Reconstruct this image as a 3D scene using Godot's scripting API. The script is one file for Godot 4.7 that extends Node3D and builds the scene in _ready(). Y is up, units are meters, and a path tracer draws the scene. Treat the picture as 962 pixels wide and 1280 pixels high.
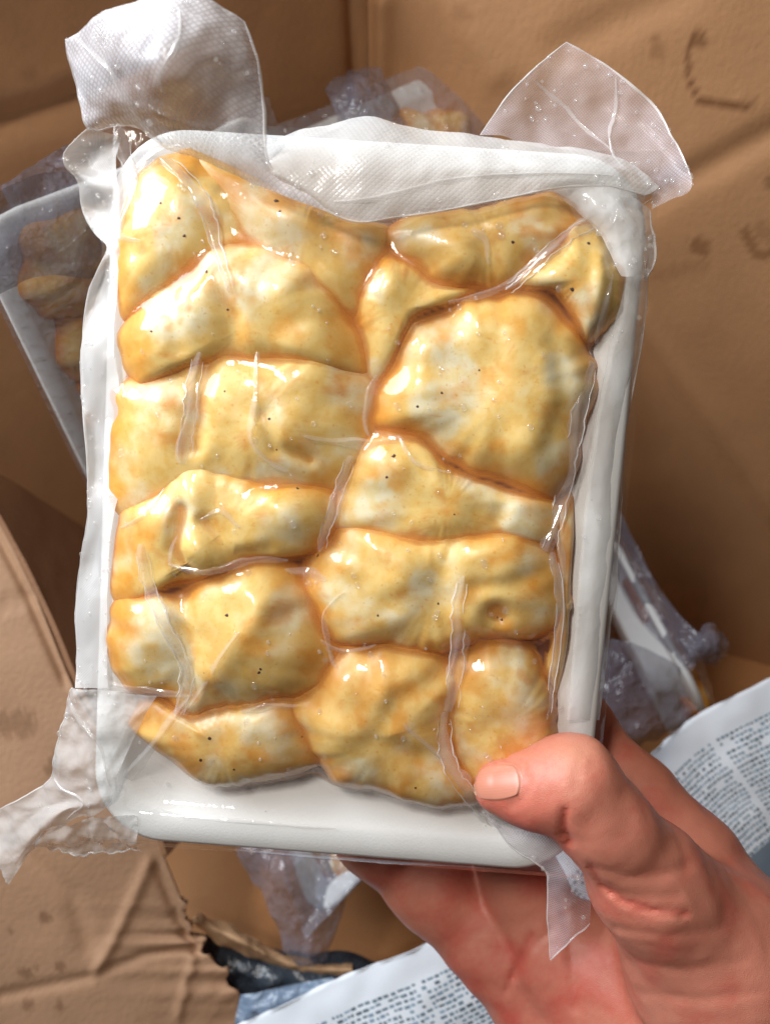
extends Node3D
# A hand holds a sealed tray of marinated meat over an open cardboard box.
# Camera-aligned measuring frame "S": x right, y up, z towards the lens, metres; W carries it into the world.
const FPX := 931.0
var W := Transform3D()
var TR := Transform3D()      # the tray's own frame in S (x along the short side, y along the long side, z out of the tray)
var TRI := Transform3D()
var names := {}
var nz := FastNoiseLite.new()
var nz2 := FastNoiseLite.new()
var nz3 := FastNoiseLite.new()
var rng := RandomNumberGenerator.new()
var M := {}

func _ready() -> void:
	rng.seed = 7
	nz.seed = 3; nz.noise_type = FastNoiseLite.TYPE_SIMPLEX_SMOOTH; nz.frequency = 1.0; nz.fractal_octaves = 3
	nz3.seed = 23; nz3.noise_type = FastNoiseLite.TYPE_SIMPLEX_SMOOTH; nz3.frequency = 1.0; nz3.fractal_octaves = 1
	nz2.seed = 11; nz2.noise_type = FastNoiseLite.TYPE_SIMPLEX_SMOOTH; nz2.frequency = 1.0; nz2.fractal_type = FastNoiseLite.FRACTAL_RIDGED; nz2.fractal_octaves = 3
	# ---------------------------------------------------------------- camera, air, lamps, exposure
	W = Transform3D(Basis(Vector3.RIGHT, deg_to_rad(-50.0)), Vector3(0, 0.6405, 0.28))
	var cam := Camera3D.new(); cam.name = "camera"
	cam.transform = W
	var at := CameraAttributesPhysical.new()
	at.frustum_focal_length = 17.456; at.frustum_focus_distance = 0.236; at.exposure_aperture = 6.5
	at.frustum_near = 0.01; at.frustum_far = 20.0
	cam.attributes = at
	cam.keep_aspect = Camera3D.KEEP_HEIGHT
	cam.fov = rad_to_deg(2.0 * atan(640.0 / FPX)); cam.near = 0.01; cam.far = 20.0
	add_child(cam); cam.current = true
	var we := WorldEnvironment.new(); we.name = "world_environment"
	var env := Environment.new()
	env.background_mode = Environment.BG_COLOR
	env.background_color = Color(0.19, 0.18, 0.17)
	env.tonemap_mode = Environment.TONE_MAPPER_LINEAR
	env.tonemap_exposure = 1.08
	env.sdfgi_enabled = true; env.ssao_enabled = true; env.ssil_enabled = true
	we.environment = env; add_child(we)
	lamp("window_lamp", Vector3(-0.64, 0.54, 0.06), Vector3(0.0, 0.0, -0.26), Vector2(0.46, 0.60), Color(0.95, 0.975, 1.0), 1.2)
	lamp("ceiling_lamp", Vector3(-0.22, 0.30, 0.34), Vector3(0.0, 0.0, -0.26), Vector2(0.06, 0.15), Color(1.0, 0.97, 0.93), 0.29)
	# ---------------------------------------------------------------- frames, materials
	var ex := Vector3(0.99745, -0.0700, 0.0150).normalized()
	var n := Vector3(-0.0215, -0.1045, 0.9943)
	n = (n - ex * n.dot(ex)).normalized()
	TR = Transform3D(Basis(ex, n.cross(ex), n), Vector3(-0.0087, -0.0015, -0.2364))
	TRI = TR.affine_inverse()
	make_materials()
	# ---------------------------------------------------------------- what stands there
	build_box()
	build_newspaper()
	build_back_packs()
	build_tray()
	build_meat()
	build_bag()
	build_hand()

# ==================================================================== measuring
func ray(px: float, py: float) -> Vector3:
	return Vector3((px - 481.0) / FPX, -(py - 640.0) / FPX, -1.0)
func S(px: float, py: float, d: float) -> Vector3:
	return ray(px, py) * d
func T(px: float, py: float, z: float) -> Vector3:      # the point z metres above the tray's lip plane that is seen at (px, py) in the photo
	var r := ray(px, py); var nn := TR.basis.z
	return TRI * (r * ((z + TR.origin.dot(nn)) / r.dot(nn)))
func px_of(s: Vector3) -> Vector2:
	return Vector2(481.0 + s.x / -s.z * FPX, 640.0 - s.y / -s.z * FPX)

# ==================================================================== nodes
func numbered(called: String) -> String:
	if not names.has(called):
		names[called] = 0
		return called
	names[called] += 1
	return "%s_%03d" % [called, names[called]]
func thing(called: String, label: String, category: String, frame: Transform3D, group := "", kind := "") -> Node3D:
	var o := Node3D.new(); o.name = numbered(called); add_child(o)
	o.transform = W * frame
	tag(o, label, category, group, kind)
	return o
func tag(o: Node, label: String, category := "", group := "", kind := "") -> void:
	if label: o.set_meta("label", label)
	if category: o.set_meta("category", category)
	if group: o.set_meta("group", group)
	if kind: o.set_meta("kind", kind)
func part(called: String, mesh: Mesh, m: Material, parent: Node, label := "", kind := "") -> MeshInstance3D:
	var o := MeshInstance3D.new(); o.name = called; o.mesh = mesh; o.material_override = m
	parent.add_child(o, true)
	if label: o.set_meta("label", label)
	if kind: o.set_meta("kind", kind)
	return o
func lamp(called: String, from: Vector3, to: Vector3, size: Vector2, color: Color, energy: float) -> void:
	var l := AreaLight3D.new(); l.name = called
	add_child(l)
	l.area_size = size; l.area_normalize_energy = true
	l.light_color = color; l.light_energy = energy; l.shadow_enabled = true
	var a := W * from; var b := W * to
	l.transform = Transform3D(Basis.looking_at(b - a, W.basis.y), a)

# ==================================================================== meshes
func mesh_of(v: PackedVector3Array, idx: PackedInt32Array, uv := PackedVector2Array(), col := PackedColorArray()) -> ArrayMesh:
	var nrm := PackedVector3Array(); nrm.resize(v.size())
	for i in range(0, idx.size(), 3):
		var a := idx[i]; var b := idx[i + 1]; var c := idx[i + 2]
		var f := (v[c] - v[a]).cross(v[b] - v[a])
		nrm[a] += f; nrm[b] += f; nrm[c] += f
	for i in nrm.size():
		nrm[i] = nrm[i].normalized() if nrm[i].length_squared() > 1e-30 else Vector3.UP
	var arr := []; arr.resize(Mesh.ARRAY_MAX)
	arr[Mesh.ARRAY_VERTEX] = v; arr[Mesh.ARRAY_NORMAL] = nrm; arr[Mesh.ARRAY_INDEX] = idx
	if uv.size(): arr[Mesh.ARRAY_TEX_UV] = uv
	if col.size(): arr[Mesh.ARRAY_COLOR] = col
	var am := ArrayMesh.new(); am.add_surface_from_arrays(Mesh.PRIMITIVE_TRIANGLES, arr)
	return am
func grid_idx(nu: int, nv: int, base := 0, flip := false, wrap_u := false) -> PackedInt32Array:   # nu columns, nv rows
	var idx := PackedInt32Array()
	for j in nv - 1:
		for i in (nu if wrap_u else nu - 1):
			var i2 := (i + 1) % nu
			var a := base + j * nu + i; var b := base + j * nu + i2; var c := a + nu; var d := b + nu
			if flip: idx.append_array([a, c, b, b, c, d])
			else: idx.append_array([a, b, c, b, d, c])
	return idx
func cr(a: Vector3, b: Vector3, c: Vector3, d: Vector3, t: float) -> Vector3:
	return a.cubic_interpolate(b, a, a, 0.0) if false else 0.5 * ((2.0 * b) + (c - a) * t + (2.0 * a - 5.0 * b + 4.0 * c - d) * t * t + (3.0 * b - a - 3.0 * c + d) * t * t * t)
func spline(p: Array, per: int) -> PackedVector3Array:      # open Catmull-Rom line through p
	var out := PackedVector3Array()
	var k := p.size()
	for i in k - 1:
		var a: Vector3 = p[maxi(i - 1, 0)]; var b: Vector3 = p[i]; var c: Vector3 = p[i + 1]; var d: Vector3 = p[mini(i + 2, k - 1)]
		for s in per:
			out.append(cr(a, b, c, d, float(s) / per))
	out.append(p[k - 1])
	return out
# A curved sheet through rows of control points; wr = wrinkle height, wf = wrinkles per metre. Returns [verts, nu, nv, uv].
func sheet(rows: Array, per_u: int, per_v: int, wr := 0.0, wf := 60.0, pitch := 0.0016, seed_ := 0.0, ridged := false) -> Array:
	var lines := []
	for r in rows: lines.append(spline(r, per_u))
	var nu: int = lines[0].size()
	var cols := []
	for i in nu:
		var c := []
		for l in lines: c.append(l[i])
		cols.append(spline(c, per_v))
	var nv: int = cols[0].size()
	var v := PackedVector3Array(); v.resize(nu * nv)
	for j in nv:
		for i in nu: v[j * nu + i] = cols[i][j]
	var uv := PackedVector2Array(); uv.resize(nu * nv)
	for k in v.size(): uv[k] = Vector2(v[k].x + v[k].y + 0.3 * v[k].z, v[k].x - v[k].y) * 0.7071 / pitch
	if wr > 0.0:
		var d := v.duplicate()
		for j in nv:
			for i in nu:
				var du: Vector3 = v[j * nu + mini(i + 1, nu - 1)] - v[j * nu + maxi(i - 1, 0)]
				var dv: Vector3 = v[mini(j + 1, nv - 1) * nu + i] - v[maxi(j - 1, 0) * nu + i]
				var nn := du.cross(dv).normalized()
				var p: Vector3 = v[j * nu + i]
				var q := p * wf + Vector3(seed_, seed_ * 0.7, 0)
				var h: float = (nz2 if ridged else nz).get_noise_3dv(q)
				d[j * nu + i] = p + nn * h * wr
		v = d
	return [v, nu, nv, uv]
func sheet_mesh(s: Array, flip := false) -> ArrayMesh:
	return mesh_of(s[0], grid_idx(s[1], s[2], 0, flip), s[3], s[4] if s.size() > 4 else PackedColorArray())
# The same sheet with a thickness: front, back and a rim all round.
func slab_mesh(s: Array, thick: float, col := PackedColorArray(), flip := false) -> ArrayMesh:
	var v: PackedVector3Array = s[0]; var nu: int = s[1]; var nv: int = s[2]
	var n := v.size()
	var idx := grid_idx(nu, nv, 0, flip)
	var tmp := mesh_of(v, idx)
	var nr: PackedVector3Array = tmp.surface_get_arrays(0)[Mesh.ARRAY_NORMAL]
	var all := v.duplicate(); var uv: PackedVector2Array = s[3].duplicate(); var cc := col.duplicate()
	for i in n:
		all.append(v[i] - nr[i] * thick); uv.append(s[3][i])
		if col.size(): cc.append(col[i])
	idx.append_array(grid_idx(nu, nv, n, not flip))
	var ring := PackedInt32Array()
	for i in nu: ring.append(i)
	for j in range(1, nv): ring.append(j * nu + nu - 1)
	for i in range(nu - 2, -1, -1): ring.append((nv - 1) * nu + i)
	for j in range(nv - 2, 0, -1): ring.append(j * nu)
	var b := all.size()
	for k in ring.size():
		all.append(all[ring[k]]); all.append(all[ring[k] + n]); uv.append(uv[ring[k]]); uv.append(uv[ring[k]])
		if col.size(): cc.append(col[ring[k]] * 0.92); cc.append(col[ring[k]] * 0.92)
	for k in ring.size():
		var p := b + 2 * k; var q := b + 2 * ((k + 1) % ring.size())
		if flip: idx.append_array([p, q, p + 1, q, q + 1, p + 1])
		else: idx.append_array([p, p + 1, q, q, p + 1, q + 1])
	return mesh_of(all, idx, uv, cc)
# A ribbon standing on a line: an arched thin film loop of width w and height h.
func fold_mesh(line: PackedVector3Array, w0: float, w1: float, h: float, up: Vector3, sharp := false) -> ArrayMesh:
	var v := PackedVector3Array(); var uv := PackedVector2Array(); var k := 7; var n := line.size()
	for i in n:
		var t := float(i) / (n - 1)
		var dir := (line[mini(i + 1, n - 1)] - line[maxi(i - 1, 0)]).normalized()
		var side := dir.cross(up).normalized()
		var wob := 0.8 + 0.45 * nz.get_noise_2d(line[i].x * 90.0, line[i].y * 90.0)
		var w := lerpf(w0, w1, t) * wob; var env := pow(sin(PI * clampf(t * 0.94 + 0.03, 0.0, 1.0)), 0.45)
		for a in k:
			var u := float(a) / (k - 1) * 2.0 - 1.0
			var hh := pow(1.0 - absf(u), 1.4) if sharp else ((1.0 - absf(u)) if absf(u) > 0.3 else 0.82 - 0.25 * absf(u))
			var lean := (0.55 * sin(t * 5.0 + line[0].x * 300.0) * (1.0 - absf(u))) if sharp else 0.0
			v.append(line[i] + side * ((u + lean) * w * 0.5 * env + w * 0.12 * sin(t * 9.0)) + up * (hh * h * env * wob - 0.0003))
			uv.append(Vector2(u, t * 20.0))
	return mesh_of(v, grid_idx(k, n, 0), uv)

# ==================================================================== materials
func mat(c: Color, rough := 0.6, vc := false) -> StandardMaterial3D:
	var m := StandardMaterial3D.new(); m.albedo_color = c; m.roughness = rough
	m.vertex_color_use_as_albedo = vc
	return m
func film(alpha: float, rough: float, tint := Color(1, 1, 1)) -> StandardMaterial3D:
	var m := mat(Color(tint.r, tint.g, tint.b, alpha), rough)
	m.transparency = BaseMaterial3D.TRANSPARENCY_ALPHA
	m.cull_mode = BaseMaterial3D.CULL_DISABLED
	return m
func noise_tex(freq: float, octaves: int, sd: int, ridged := false, size := 512) -> ImageTexture:
	var f := FastNoiseLite.new(); f.seed = sd; f.frequency = freq; f.fractal_octaves = octaves
	f.noise_type = FastNoiseLite.TYPE_SIMPLEX_SMOOTH
	if ridged: f.fractal_type = FastNoiseLite.FRACTAL_RIDGED
	var im := f.get_seamless_image(size, size)
	return ImageTexture.create_from_image(im)
func meat_tex() -> ImageTexture:      # fine marbling: pale flecks, thin amber veins, small rusty spots
	var f := FastNoiseLite.new(); f.seed = 61; f.frequency = 0.012; f.fractal_octaves = 4; f.noise_type = FastNoiseLite.TYPE_SIMPLEX_SMOOTH
	var a := f.get_seamless_image(512, 512)
	f.seed = 62; f.frequency = 0.007; f.fractal_type = FastNoiseLite.FRACTAL_RIDGED; f.domain_warp_enabled = true; f.domain_warp_amplitude = 40.0
	var b := f.get_seamless_image(512, 512)
	f.seed = 63; f.frequency = 0.03; f.fractal_type = FastNoiseLite.FRACTAL_FBM; f.domain_warp_enabled = false
	var c := f.get_seamless_image(512, 512)
	var im := Image.create(512, 512, false, Image.FORMAT_RGB8)
	for y in 512:
		for x in 512:
			var u := a.get_pixel(x, y).r; var w := b.get_pixel(x, y).r; var q := c.get_pixel(x, y).r
			var k := Color(1, 1, 1).lerp(Color(0.98, 0.93, 0.80), smoothstep(0.35, 0.75, u))
			k = k.lerp(Color(0.95, 0.78, 0.50), smoothstep(0.84, 0.98, w) * 0.4)
			k = k.lerp(Color(0.90, 0.64, 0.34), smoothstep(0.80, 0.88, q) * 0.4)
			im.set_pixel(x, y, k)
	return ImageTexture.create_from_image(im)
func cell_tex() -> ImageTexture:      # fine skin lines
	var f := FastNoiseLite.new(); f.seed = 21; f.frequency = 0.06; f.noise_type = FastNoiseLite.TYPE_CELLULAR
	f.cellular_return_type = FastNoiseLite.RETURN_DISTANCE2_SUB; f.fractal_octaves = 2
	return ImageTexture.create_from_image(f.get_seamless_image(512, 512))
func bump(m: StandardMaterial3D, t: Texture2D, height_cm: float, per_m := 0.0) -> StandardMaterial3D:
	m.heightmap_enabled = true; m.heightmap_texture = t; m.heightmap_scale = height_cm
	if per_m > 0.0:
		m.uv1_triplanar = true; m.uv1_scale = Vector3.ONE * per_m
	return m
func make_materials() -> void:
	var fine := noise_tex(0.03, 4, 5); var crumple := noise_tex(0.012, 4, 9, true)
	var emb := Image.create(48, 48, false, Image.FORMAT_RGBA8); var emb_a := Image.create(48, 48, false, Image.FORMAT_RGBA8)
	for y in 48:
		for x in 48:
			var u := absf(fposmod(x / 24.0, 1.0) - 0.5) * 2.0; var w := absf(fposmod(y / 24.0, 1.0) - 0.5) * 2.0
			var h := clampf(1.25 - maxf(u, w) * 1.25, 0.0, 1.0)
			h = smoothstep(0.0, 0.75, h)
			emb.set_pixel(x, y, Color(h, h, h))
			emb_a.set_pixel(x, y, Color(1, 1, 1, 0.62 + 0.38 * h))
	var emb_t := ImageTexture.create_from_image(emb)
	M.film = bump(film(0.025, 0.05), fine, 0.004, 30.0)
	M.film.metallic_specular = 0.42
	M.fold = film(0.15, 0.06)
	M.edge = film(0.5, 0.12)
	M.edge_soft = film(0.28, 0.1)
	M.margin = bump(film(0.52, 0.16), emb_t, 0.006)
	M.bag_film = bump(film(0.5, 0.2, Color(0.50, 0.50, 0.56)), crumple, 0.3, 8.0)
	M.flap_shine = bump(film(0.06, 0.12), emb_t, 0.008)
	M.band = bump(film(0.58, 0.2), emb_t, 0.004)
	M.corner = bump(film(0.38, 0.12), crumple, 0.03, 14.0)
	var fr := mat(Color(0.97, 0.97, 1.0, 0.8), 0.27)
	fr.transparency = BaseMaterial3D.TRANSPARENCY_ALPHA; fr.albedo_texture = ImageTexture.create_from_image(emb_a)
	fr.cull_mode = BaseMaterial3D.CULL_DISABLED
	fr.vertex_color_use_as_albedo = true
	M.flap = bump(fr, emb_t, 0.002)
	var lo2: StandardMaterial3D = fr.duplicate(); lo2.albedo_color = Color(0.97, 0.95, 0.99, 0.36); lo2.roughness = 0.26
	M.loose = lo2
	M.dim_film = bump(film(0.2, 0.16, Color(0.72, 0.76, 0.84)), crumple, 0.3, 8.0)
	M.foam = bump(mat(Color(0.93, 0.93, 0.925), 0.62), fine, 0.005, 60.0)
	var meat := mat(Color.WHITE, 0.36, true)
	meat.albedo_texture = meat_tex()
	M.meat = bump(meat, fine, 0.003, 26.0)
	M.sauce = mat(Color.WHITE, 0.3, true)
	M.sauce.transparency = BaseMaterial3D.TRANSPARENCY_ALPHA
	M.speck = mat(Color8(70, 38, 16), 0.5)
	M.water = mat(Color(1, 1, 1, 0.0), 0.02)
	M.water.refraction_enabled = true; M.water.refraction_scale = 0.033
	M.drop = film(0.12, 0.03)
	M.bubble = film(0.05, 0.04)
	var skin := mat(Color.WHITE, 0.46, true)
	skin.subsurf_scatter_enabled = true; skin.subsurf_scatter_strength = 0.1
	M.skin = bump(skin, cell_tex(), 0.012, 60.0)
	M.nail = mat(Color.WHITE, 0.34, true)
	M.nail.clearcoat_enabled = true; M.nail.clearcoat = 0.25
	M.card = bump(mat(Color.WHITE, 0.72, true), fine, 0.02, 14.0)
	M.paper_back = mat(Color8(232, 234, 238), 0.8)
	M.dark_plastic = bump(mat(Color8(52, 60, 70), 0.28), crumple, 0.3, 6.0)
	M.blue_plastic = bump(mat(Color8(120, 140, 165), 0.3), crumple, 0.3, 6.0)

# ==================================================================== cardboard box
func seg_dist(p: Vector2, line: Array) -> float:
	var best := 1e9
	for i in line.size() - 1:
		best = minf(best, p.distance_to(Geometry2D.get_closest_point_to_segment(p, line[i], line[i + 1])))
	return best
func card_colors(v: PackedVector3Array, base: Color, stains: Array) -> PackedColorArray:
	var c := PackedColorArray(); c.resize(v.size())
	var lin := base.srgb_to_linear()
	for i in v.size():
		var q := px_of(v[i])
		var k := 1.0 + 0.07 * nz.get_noise_2d(q.x * 0.012, q.y * 0.012) + 0.035 * nz.get_noise_2d(q.x * 0.13, q.y * 0.03)
		var col := lin * k
		for s in stains:       # [line, half width in px, strength]
			var d: float = seg_dist(q, s[0]) + s[1] * (0.35 * nz.get_noise_2d(q.x * 0.06, q.y * 0.06) + 0.45 * nz.get_noise_2d(q.x * 0.16 + 50.0, q.y * 0.16))
			var a: float = s[2] * (1.0 - smoothstep(s[1] * 0.55, s[1] * 1.1, d))
			col = col.lerp(Color(lin.r * 0.34, lin.g * 0.25, lin.b * 0.16), a)
		col.a = 1.0
		c[i] = col
	return c
func crease(v: PackedVector3Array, nu: int, nv: int, lines: Array) -> void:     # lines: [points, half width px, height m]
	var tmp := mesh_of(v, grid_idx(nu, nv))
	var nr: PackedVector3Array = tmp.surface_get_arrays(0)[Mesh.ARRAY_NORMAL]
	for i in v.size():
		var q := px_of(v[i]); var h := 0.0
		for l in lines:
			var d: float = seg_dist(q, l[0]) / l[1]
			if d < 3.0: h += l[2] * exp(-d * d)
		v[i] += nr[i] * h
const AR := 20.0
const AL := 48.0
func inbox(a: float, b: float, h: float) -> Vector3:     # a along the right wall, b along the left wall, h above the bottom, in S
	var c := W * S(470, 690, 0.8)
	var d := c + Vector3(cos(deg_to_rad(AR)), 0, sin(deg_to_rad(AR))) * a + Vector3(-sin(deg_to_rad(AL)), 0, cos(deg_to_rad(AL))) * b + Vector3(0, h, 0)
	return W.affine_inverse() * d
func by_left_wall(px: float, py: float, off: float) -> Vector3:   # the point seen at (px, py) that lies off metres inside the left wall
	var p0 := inbox(0, 0, 0); var n := (inbox(0, 1, 0) - p0).cross(inbox(0, 0, 1) - p0).normalized()
	if n.x < 0.0: n = -n
	var q := ray(px, py)
	return q * ((p0 + n * off).dot(n) / q.dot(n))
func build_box() -> void:
	var frame := Transform3D(Basis(), S(470, 700, 0.7))
	var t := thing("cardboard_box", "open brown cardboard box, creased and oil stained, around the held tray", "box", frame)
	var inv := frame.affine_inverse()
	var brown := Color8(190, 142, 100)
	# back right wall
	var rows := []
	for h in [0.60, 0.40, 0.20, -0.005]:
		var row := []
		for a in [0.0, 0.12, 0.24, 0.36, 0.48, 0.60]: row.append(inbox(a, 0.0, h))
		rows.append(row)
	var s := sheet(rows, 74, 62, 0.0022, 4.0, 0.01, 2.0)
	crease(s[0], s[1], s[2], [[[Vector2(545, -20), Vector2(620, 90)], 22.0, 0.0025], [[Vector2(690, 340), Vector2(830, 240), Vector2(975, 160)], 18.0, -0.0025], [[Vector2(800, 400), Vector2(970, 640)], 14.0, 0.002], [[Vector2(700, 60), Vector2(850, -10)], 24.0, -0.0015], [[Vector2(480, 0), Vector2(478, 200)], 12.0, 0.006]])
	var ring := [Vector2(880, 40), Vector2(868, 38), Vector2(858, 70), Vector2(860, 100), Vector2(876, 128), Vector2(905, 133), Vector2(940, 130)]
	panel(t, "side_panel", s, brown, [[ring, 4.2, 0.75], [[Vector2(876, 128), Vector2(940, 130)], 6.0, 0.6], [[Vector2(866, 54), Vector2(880, 56), Vector2(875, 36)], 4.0, 0.7], [[Vector2(818, 52), Vector2(822, 72)], 9.0, 0.35], [[Vector2(873, 308), Vector2(875, 310)], 14.0, 0.6], [[Vector2(930, 290), Vector2(945, 318), Vector2(975, 315)], 8.0, 0.55], [[Vector2(955, 290), Vector2(970, 300)], 16.0, 0.3], [[Vector2(575, 15), Vector2(580, 20)], 12.0, 0.25], [[Vector2(820, 345), Vector2(880, 330)], 10.0, 0.2], [[Vector2(960, 225), Vector2(962, 228)], 7.0, 0.5]], 0.005, inv)
	# left wall, its upper edge dropping away towards the viewer
	rows = []
	for k in 4:
		var row := []
		for q in [[0.58, 0.12], [0.44, 0.14], [0.34, 0.24], [0.27, 0.545], [0.18, 0.556], [0.09, 0.556], [0.0, 0.556]]: row.append(inbox(0.0, q[0], lerpf(q[1], -0.004, k / 3.0)))
		rows.append(row)
	s = sheet(rows, 22, 40, 0.0022, 4.0, 0.01, 5.0, true)
	crease(s[0], s[1], s[2], [[[Vector2(-20, 165), Vector2(110, 120), Vector2(230, 60)], 18.0, -0.005], [[Vector2(440, -20), Vector2(452, 200)], 9.0, -0.004]])
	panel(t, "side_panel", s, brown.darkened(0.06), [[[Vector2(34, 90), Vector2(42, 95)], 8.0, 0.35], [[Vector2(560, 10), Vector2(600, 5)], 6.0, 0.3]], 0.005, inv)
	# floor of the box
	rows = []
	for b in [-0.01, 0.25, 0.50, 0.75]:
		var row := []
		for a in [-0.02, 0.2, 0.42, 0.62]: row.append(inbox(a, b, 0.0))
		rows.append(row)
	s = sheet(rows, 40, 40, 0.003, 8.0, 0.01, 9.0)
	crease(s[0], s[1], s[2], [[[Vector2(720, 748), Vector2(830, 768), Vector2(1000, 805)], 9.0, -0.005], [[Vector2(460, 1225), Vector2(560, 1160)], 10.0, -0.004]])
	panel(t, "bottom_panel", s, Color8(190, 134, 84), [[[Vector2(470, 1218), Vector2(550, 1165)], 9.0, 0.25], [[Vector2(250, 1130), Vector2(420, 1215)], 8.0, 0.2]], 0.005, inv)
	# the flap at the left, folded towards the viewer and torn at its right end
	var top := [S(-120, 540, .41), S(-30, 610, .412), S(40, 735, .414), S(95, 865, .416), S(170, 980, .42), S(206, 1075, .425), S(240, 1158, .43), S(252, 1190, .43), S(290, 1232, .432), S(310, 1320, .435)]
	var mid := []; var low := []
	for k in top.size():
		var f := float(k) / (top.size() - 1)
		mid.append(S(lerpf(-160, 140, f), lerpf(760, 1345, f), lerpf(.395, .405, f)))
		low.append(S(lerpf(-200, 10, f), lerpf(980, 1420, f), lerpf(.375, .385, f)))
	s = sheet([low, mid, top], 14, 60, 0.002, 7.0, 0.01, 14.0)
	crease(s[0], s[1], s[2], [[[Vector2(186, 1080), Vector2(150, 1160), Vector2(120, 1215)], 7.0, -0.002], [[Vector2(195, 1085), Vector2(215, 1130), Vector2(245, 1190)], 6.0, 0.0025], [[Vector2(0, 1245), Vector2(110, 1222), Vector2(180, 1195), Vector2(240, 1185)], 6.0, 0.0018], [[Vector2(240, 1200), Vector2(222, 1270)], 6.0, -0.0016], [[Vector2(0, 760), Vector2(60, 735)], 6.0, 0.0015], [[Vector2(20, 1060), Vector2(90, 1120), Vector2(110, 1180)], 14.0, 0.002], [[Vector2(-20, 640), Vector2(30, 735), Vector2(80, 850)], 5.0, 0.0025]])
	# ragged end
	var nu: int = s[1]
	for j in s[2]:
		for i in nu:
			var q := px_of(s[0][j * nu + i])
			if q.y > 1130.0:
				var e := pow(float(j) / (s[2] - 1), 6.0)
				s[0][j * nu + i] += Vector3(0.005, 0.002, 0.002) * e * nz.get_noise_2d(q.y * 0.045, 3.0) * 1.3
	panel(t, "folded_flap", s, Color8(176, 138, 108), [[[Vector2(8, 905), Vector2(32, 905)], 19.0, 0.45], [[Vector2(56, 1147), Vector2(57, 1147)], 8.0, 0.6], [[Vector2(32, 1217), Vector2(34, 1216)], 9.0, 0.55], [[Vector2(33, 1255), Vector2(37, 1257)], 8.0, 0.5], [[Vector2(74, 1209), Vector2(76, 1208)], 8.0, 0.55], [[Vector2(75, 1255), Vector2(75, 1260)], 6.0, 0.5], [[Vector2(12, 1163), Vector2(13, 1163)], 5.0, 0.5], [[Vector2(62, 963), Vector2(72, 950)], 9.0, 0.5], [[Vector2(44, 1211), Vector2(48, 1208)], 3.0, 0.4]], 0.004, inv, true)
	# the other face of that fold, going down into the dark between flap and packs
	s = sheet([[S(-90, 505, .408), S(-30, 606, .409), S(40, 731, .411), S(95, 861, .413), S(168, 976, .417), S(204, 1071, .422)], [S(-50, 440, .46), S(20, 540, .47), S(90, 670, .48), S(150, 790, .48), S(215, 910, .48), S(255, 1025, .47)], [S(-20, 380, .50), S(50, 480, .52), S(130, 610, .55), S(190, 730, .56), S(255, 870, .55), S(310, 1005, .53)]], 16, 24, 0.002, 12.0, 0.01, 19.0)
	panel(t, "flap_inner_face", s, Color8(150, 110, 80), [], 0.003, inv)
	# torn paper rim round the hole in the box's floor
	s = sheet([[S(238, 1150, .44), S(270, 1178, .445), S(310, 1195, .45), S(345, 1208, .455), S(380, 1222, .455), S(440, 1222, .455)], [S(244, 1146, .43), S(262, 1158, .438), S(308, 1180, .44), S(344, 1198, .446), S(384, 1210, .45), S(440, 1212, .45)], [S(248, 1142, .44), S(272, 1150, .45), S(318, 1172, .455), S(350, 1190, .46), S(390, 1200, .46), S(440, 1206, .46)]], 14, 6, 0.0018, 60.0, 0.01, 3.0)
	panel(t, "torn_rim", s, Color8(196, 158, 120), [], 0.001, inv, true)
	# dark plastic seen through the torn hole
	var hf := Transform3D(Basis(), S(350, 1235, .45))
	var hi := hf.affine_inverse()
	var p := thing("plastic_bag", "crumpled blue grey plastic bag showing through the torn hole in the cardboard", "plastic bag", hf)
	var d := sheet([[S(235, 1165, .47), S(300, 1175, .465), S(370, 1195, .465), S(470, 1195, .47)], [S(250, 1215, .452), S(310, 1222, .447), S(380, 1225, .447), S(475, 1222, .452)], [S(270, 1300, .44), S(320, 1300, .44), S(400, 1290, .44), S(480, 1260, .44)]], 20, 26, 0.012, 15.0, 0.01, 31.0)
	part("dark_sheet", local(sheet_mesh(d, true), hi), M.dark_plastic, p)
	d = sheet([[S(300, 1245, .43), S(360, 1232, .432), S(415, 1222, .434)], [S(295, 1270, .428), S(365, 1258, .428), S(430, 1240, .43)], [S(290, 1300, .43), S(370, 1290, .43), S(440, 1268, .43)]], 14, 14, 0.005, 40.0, 0.01, 37.0)
	part("blue_sheet", local(sheet_mesh(d, true), hi), M.blue_plastic, p)
func panel(parent: Node, called: String, s: Array, base: Color, stains: Array, thick: float, inv: Transform3D, flip := false) -> void:
	var c := card_colors(s[0], base, stains)
	part(called, local(slab_mesh(s, thick, c, flip), inv), M.card, parent)
func local(m: ArrayMesh, inv: Transform3D) -> ArrayMesh:
	var a := m.surface_get_arrays(0)
	a[Mesh.ARRAY_VERTEX] = inv * (a[Mesh.ARRAY_VERTEX] as PackedVector3Array)
	var nr: PackedVector3Array = a[Mesh.ARRAY_NORMAL]
	for i in nr.size(): nr[i] = (inv.basis * nr[i]).normalized()
	a[Mesh.ARRAY_NORMAL] = nr
	var o := ArrayMesh.new(); o.add_surface_from_arrays(Mesh.PRIMITIVE_TRIANGLES, a)
	return o

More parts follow.
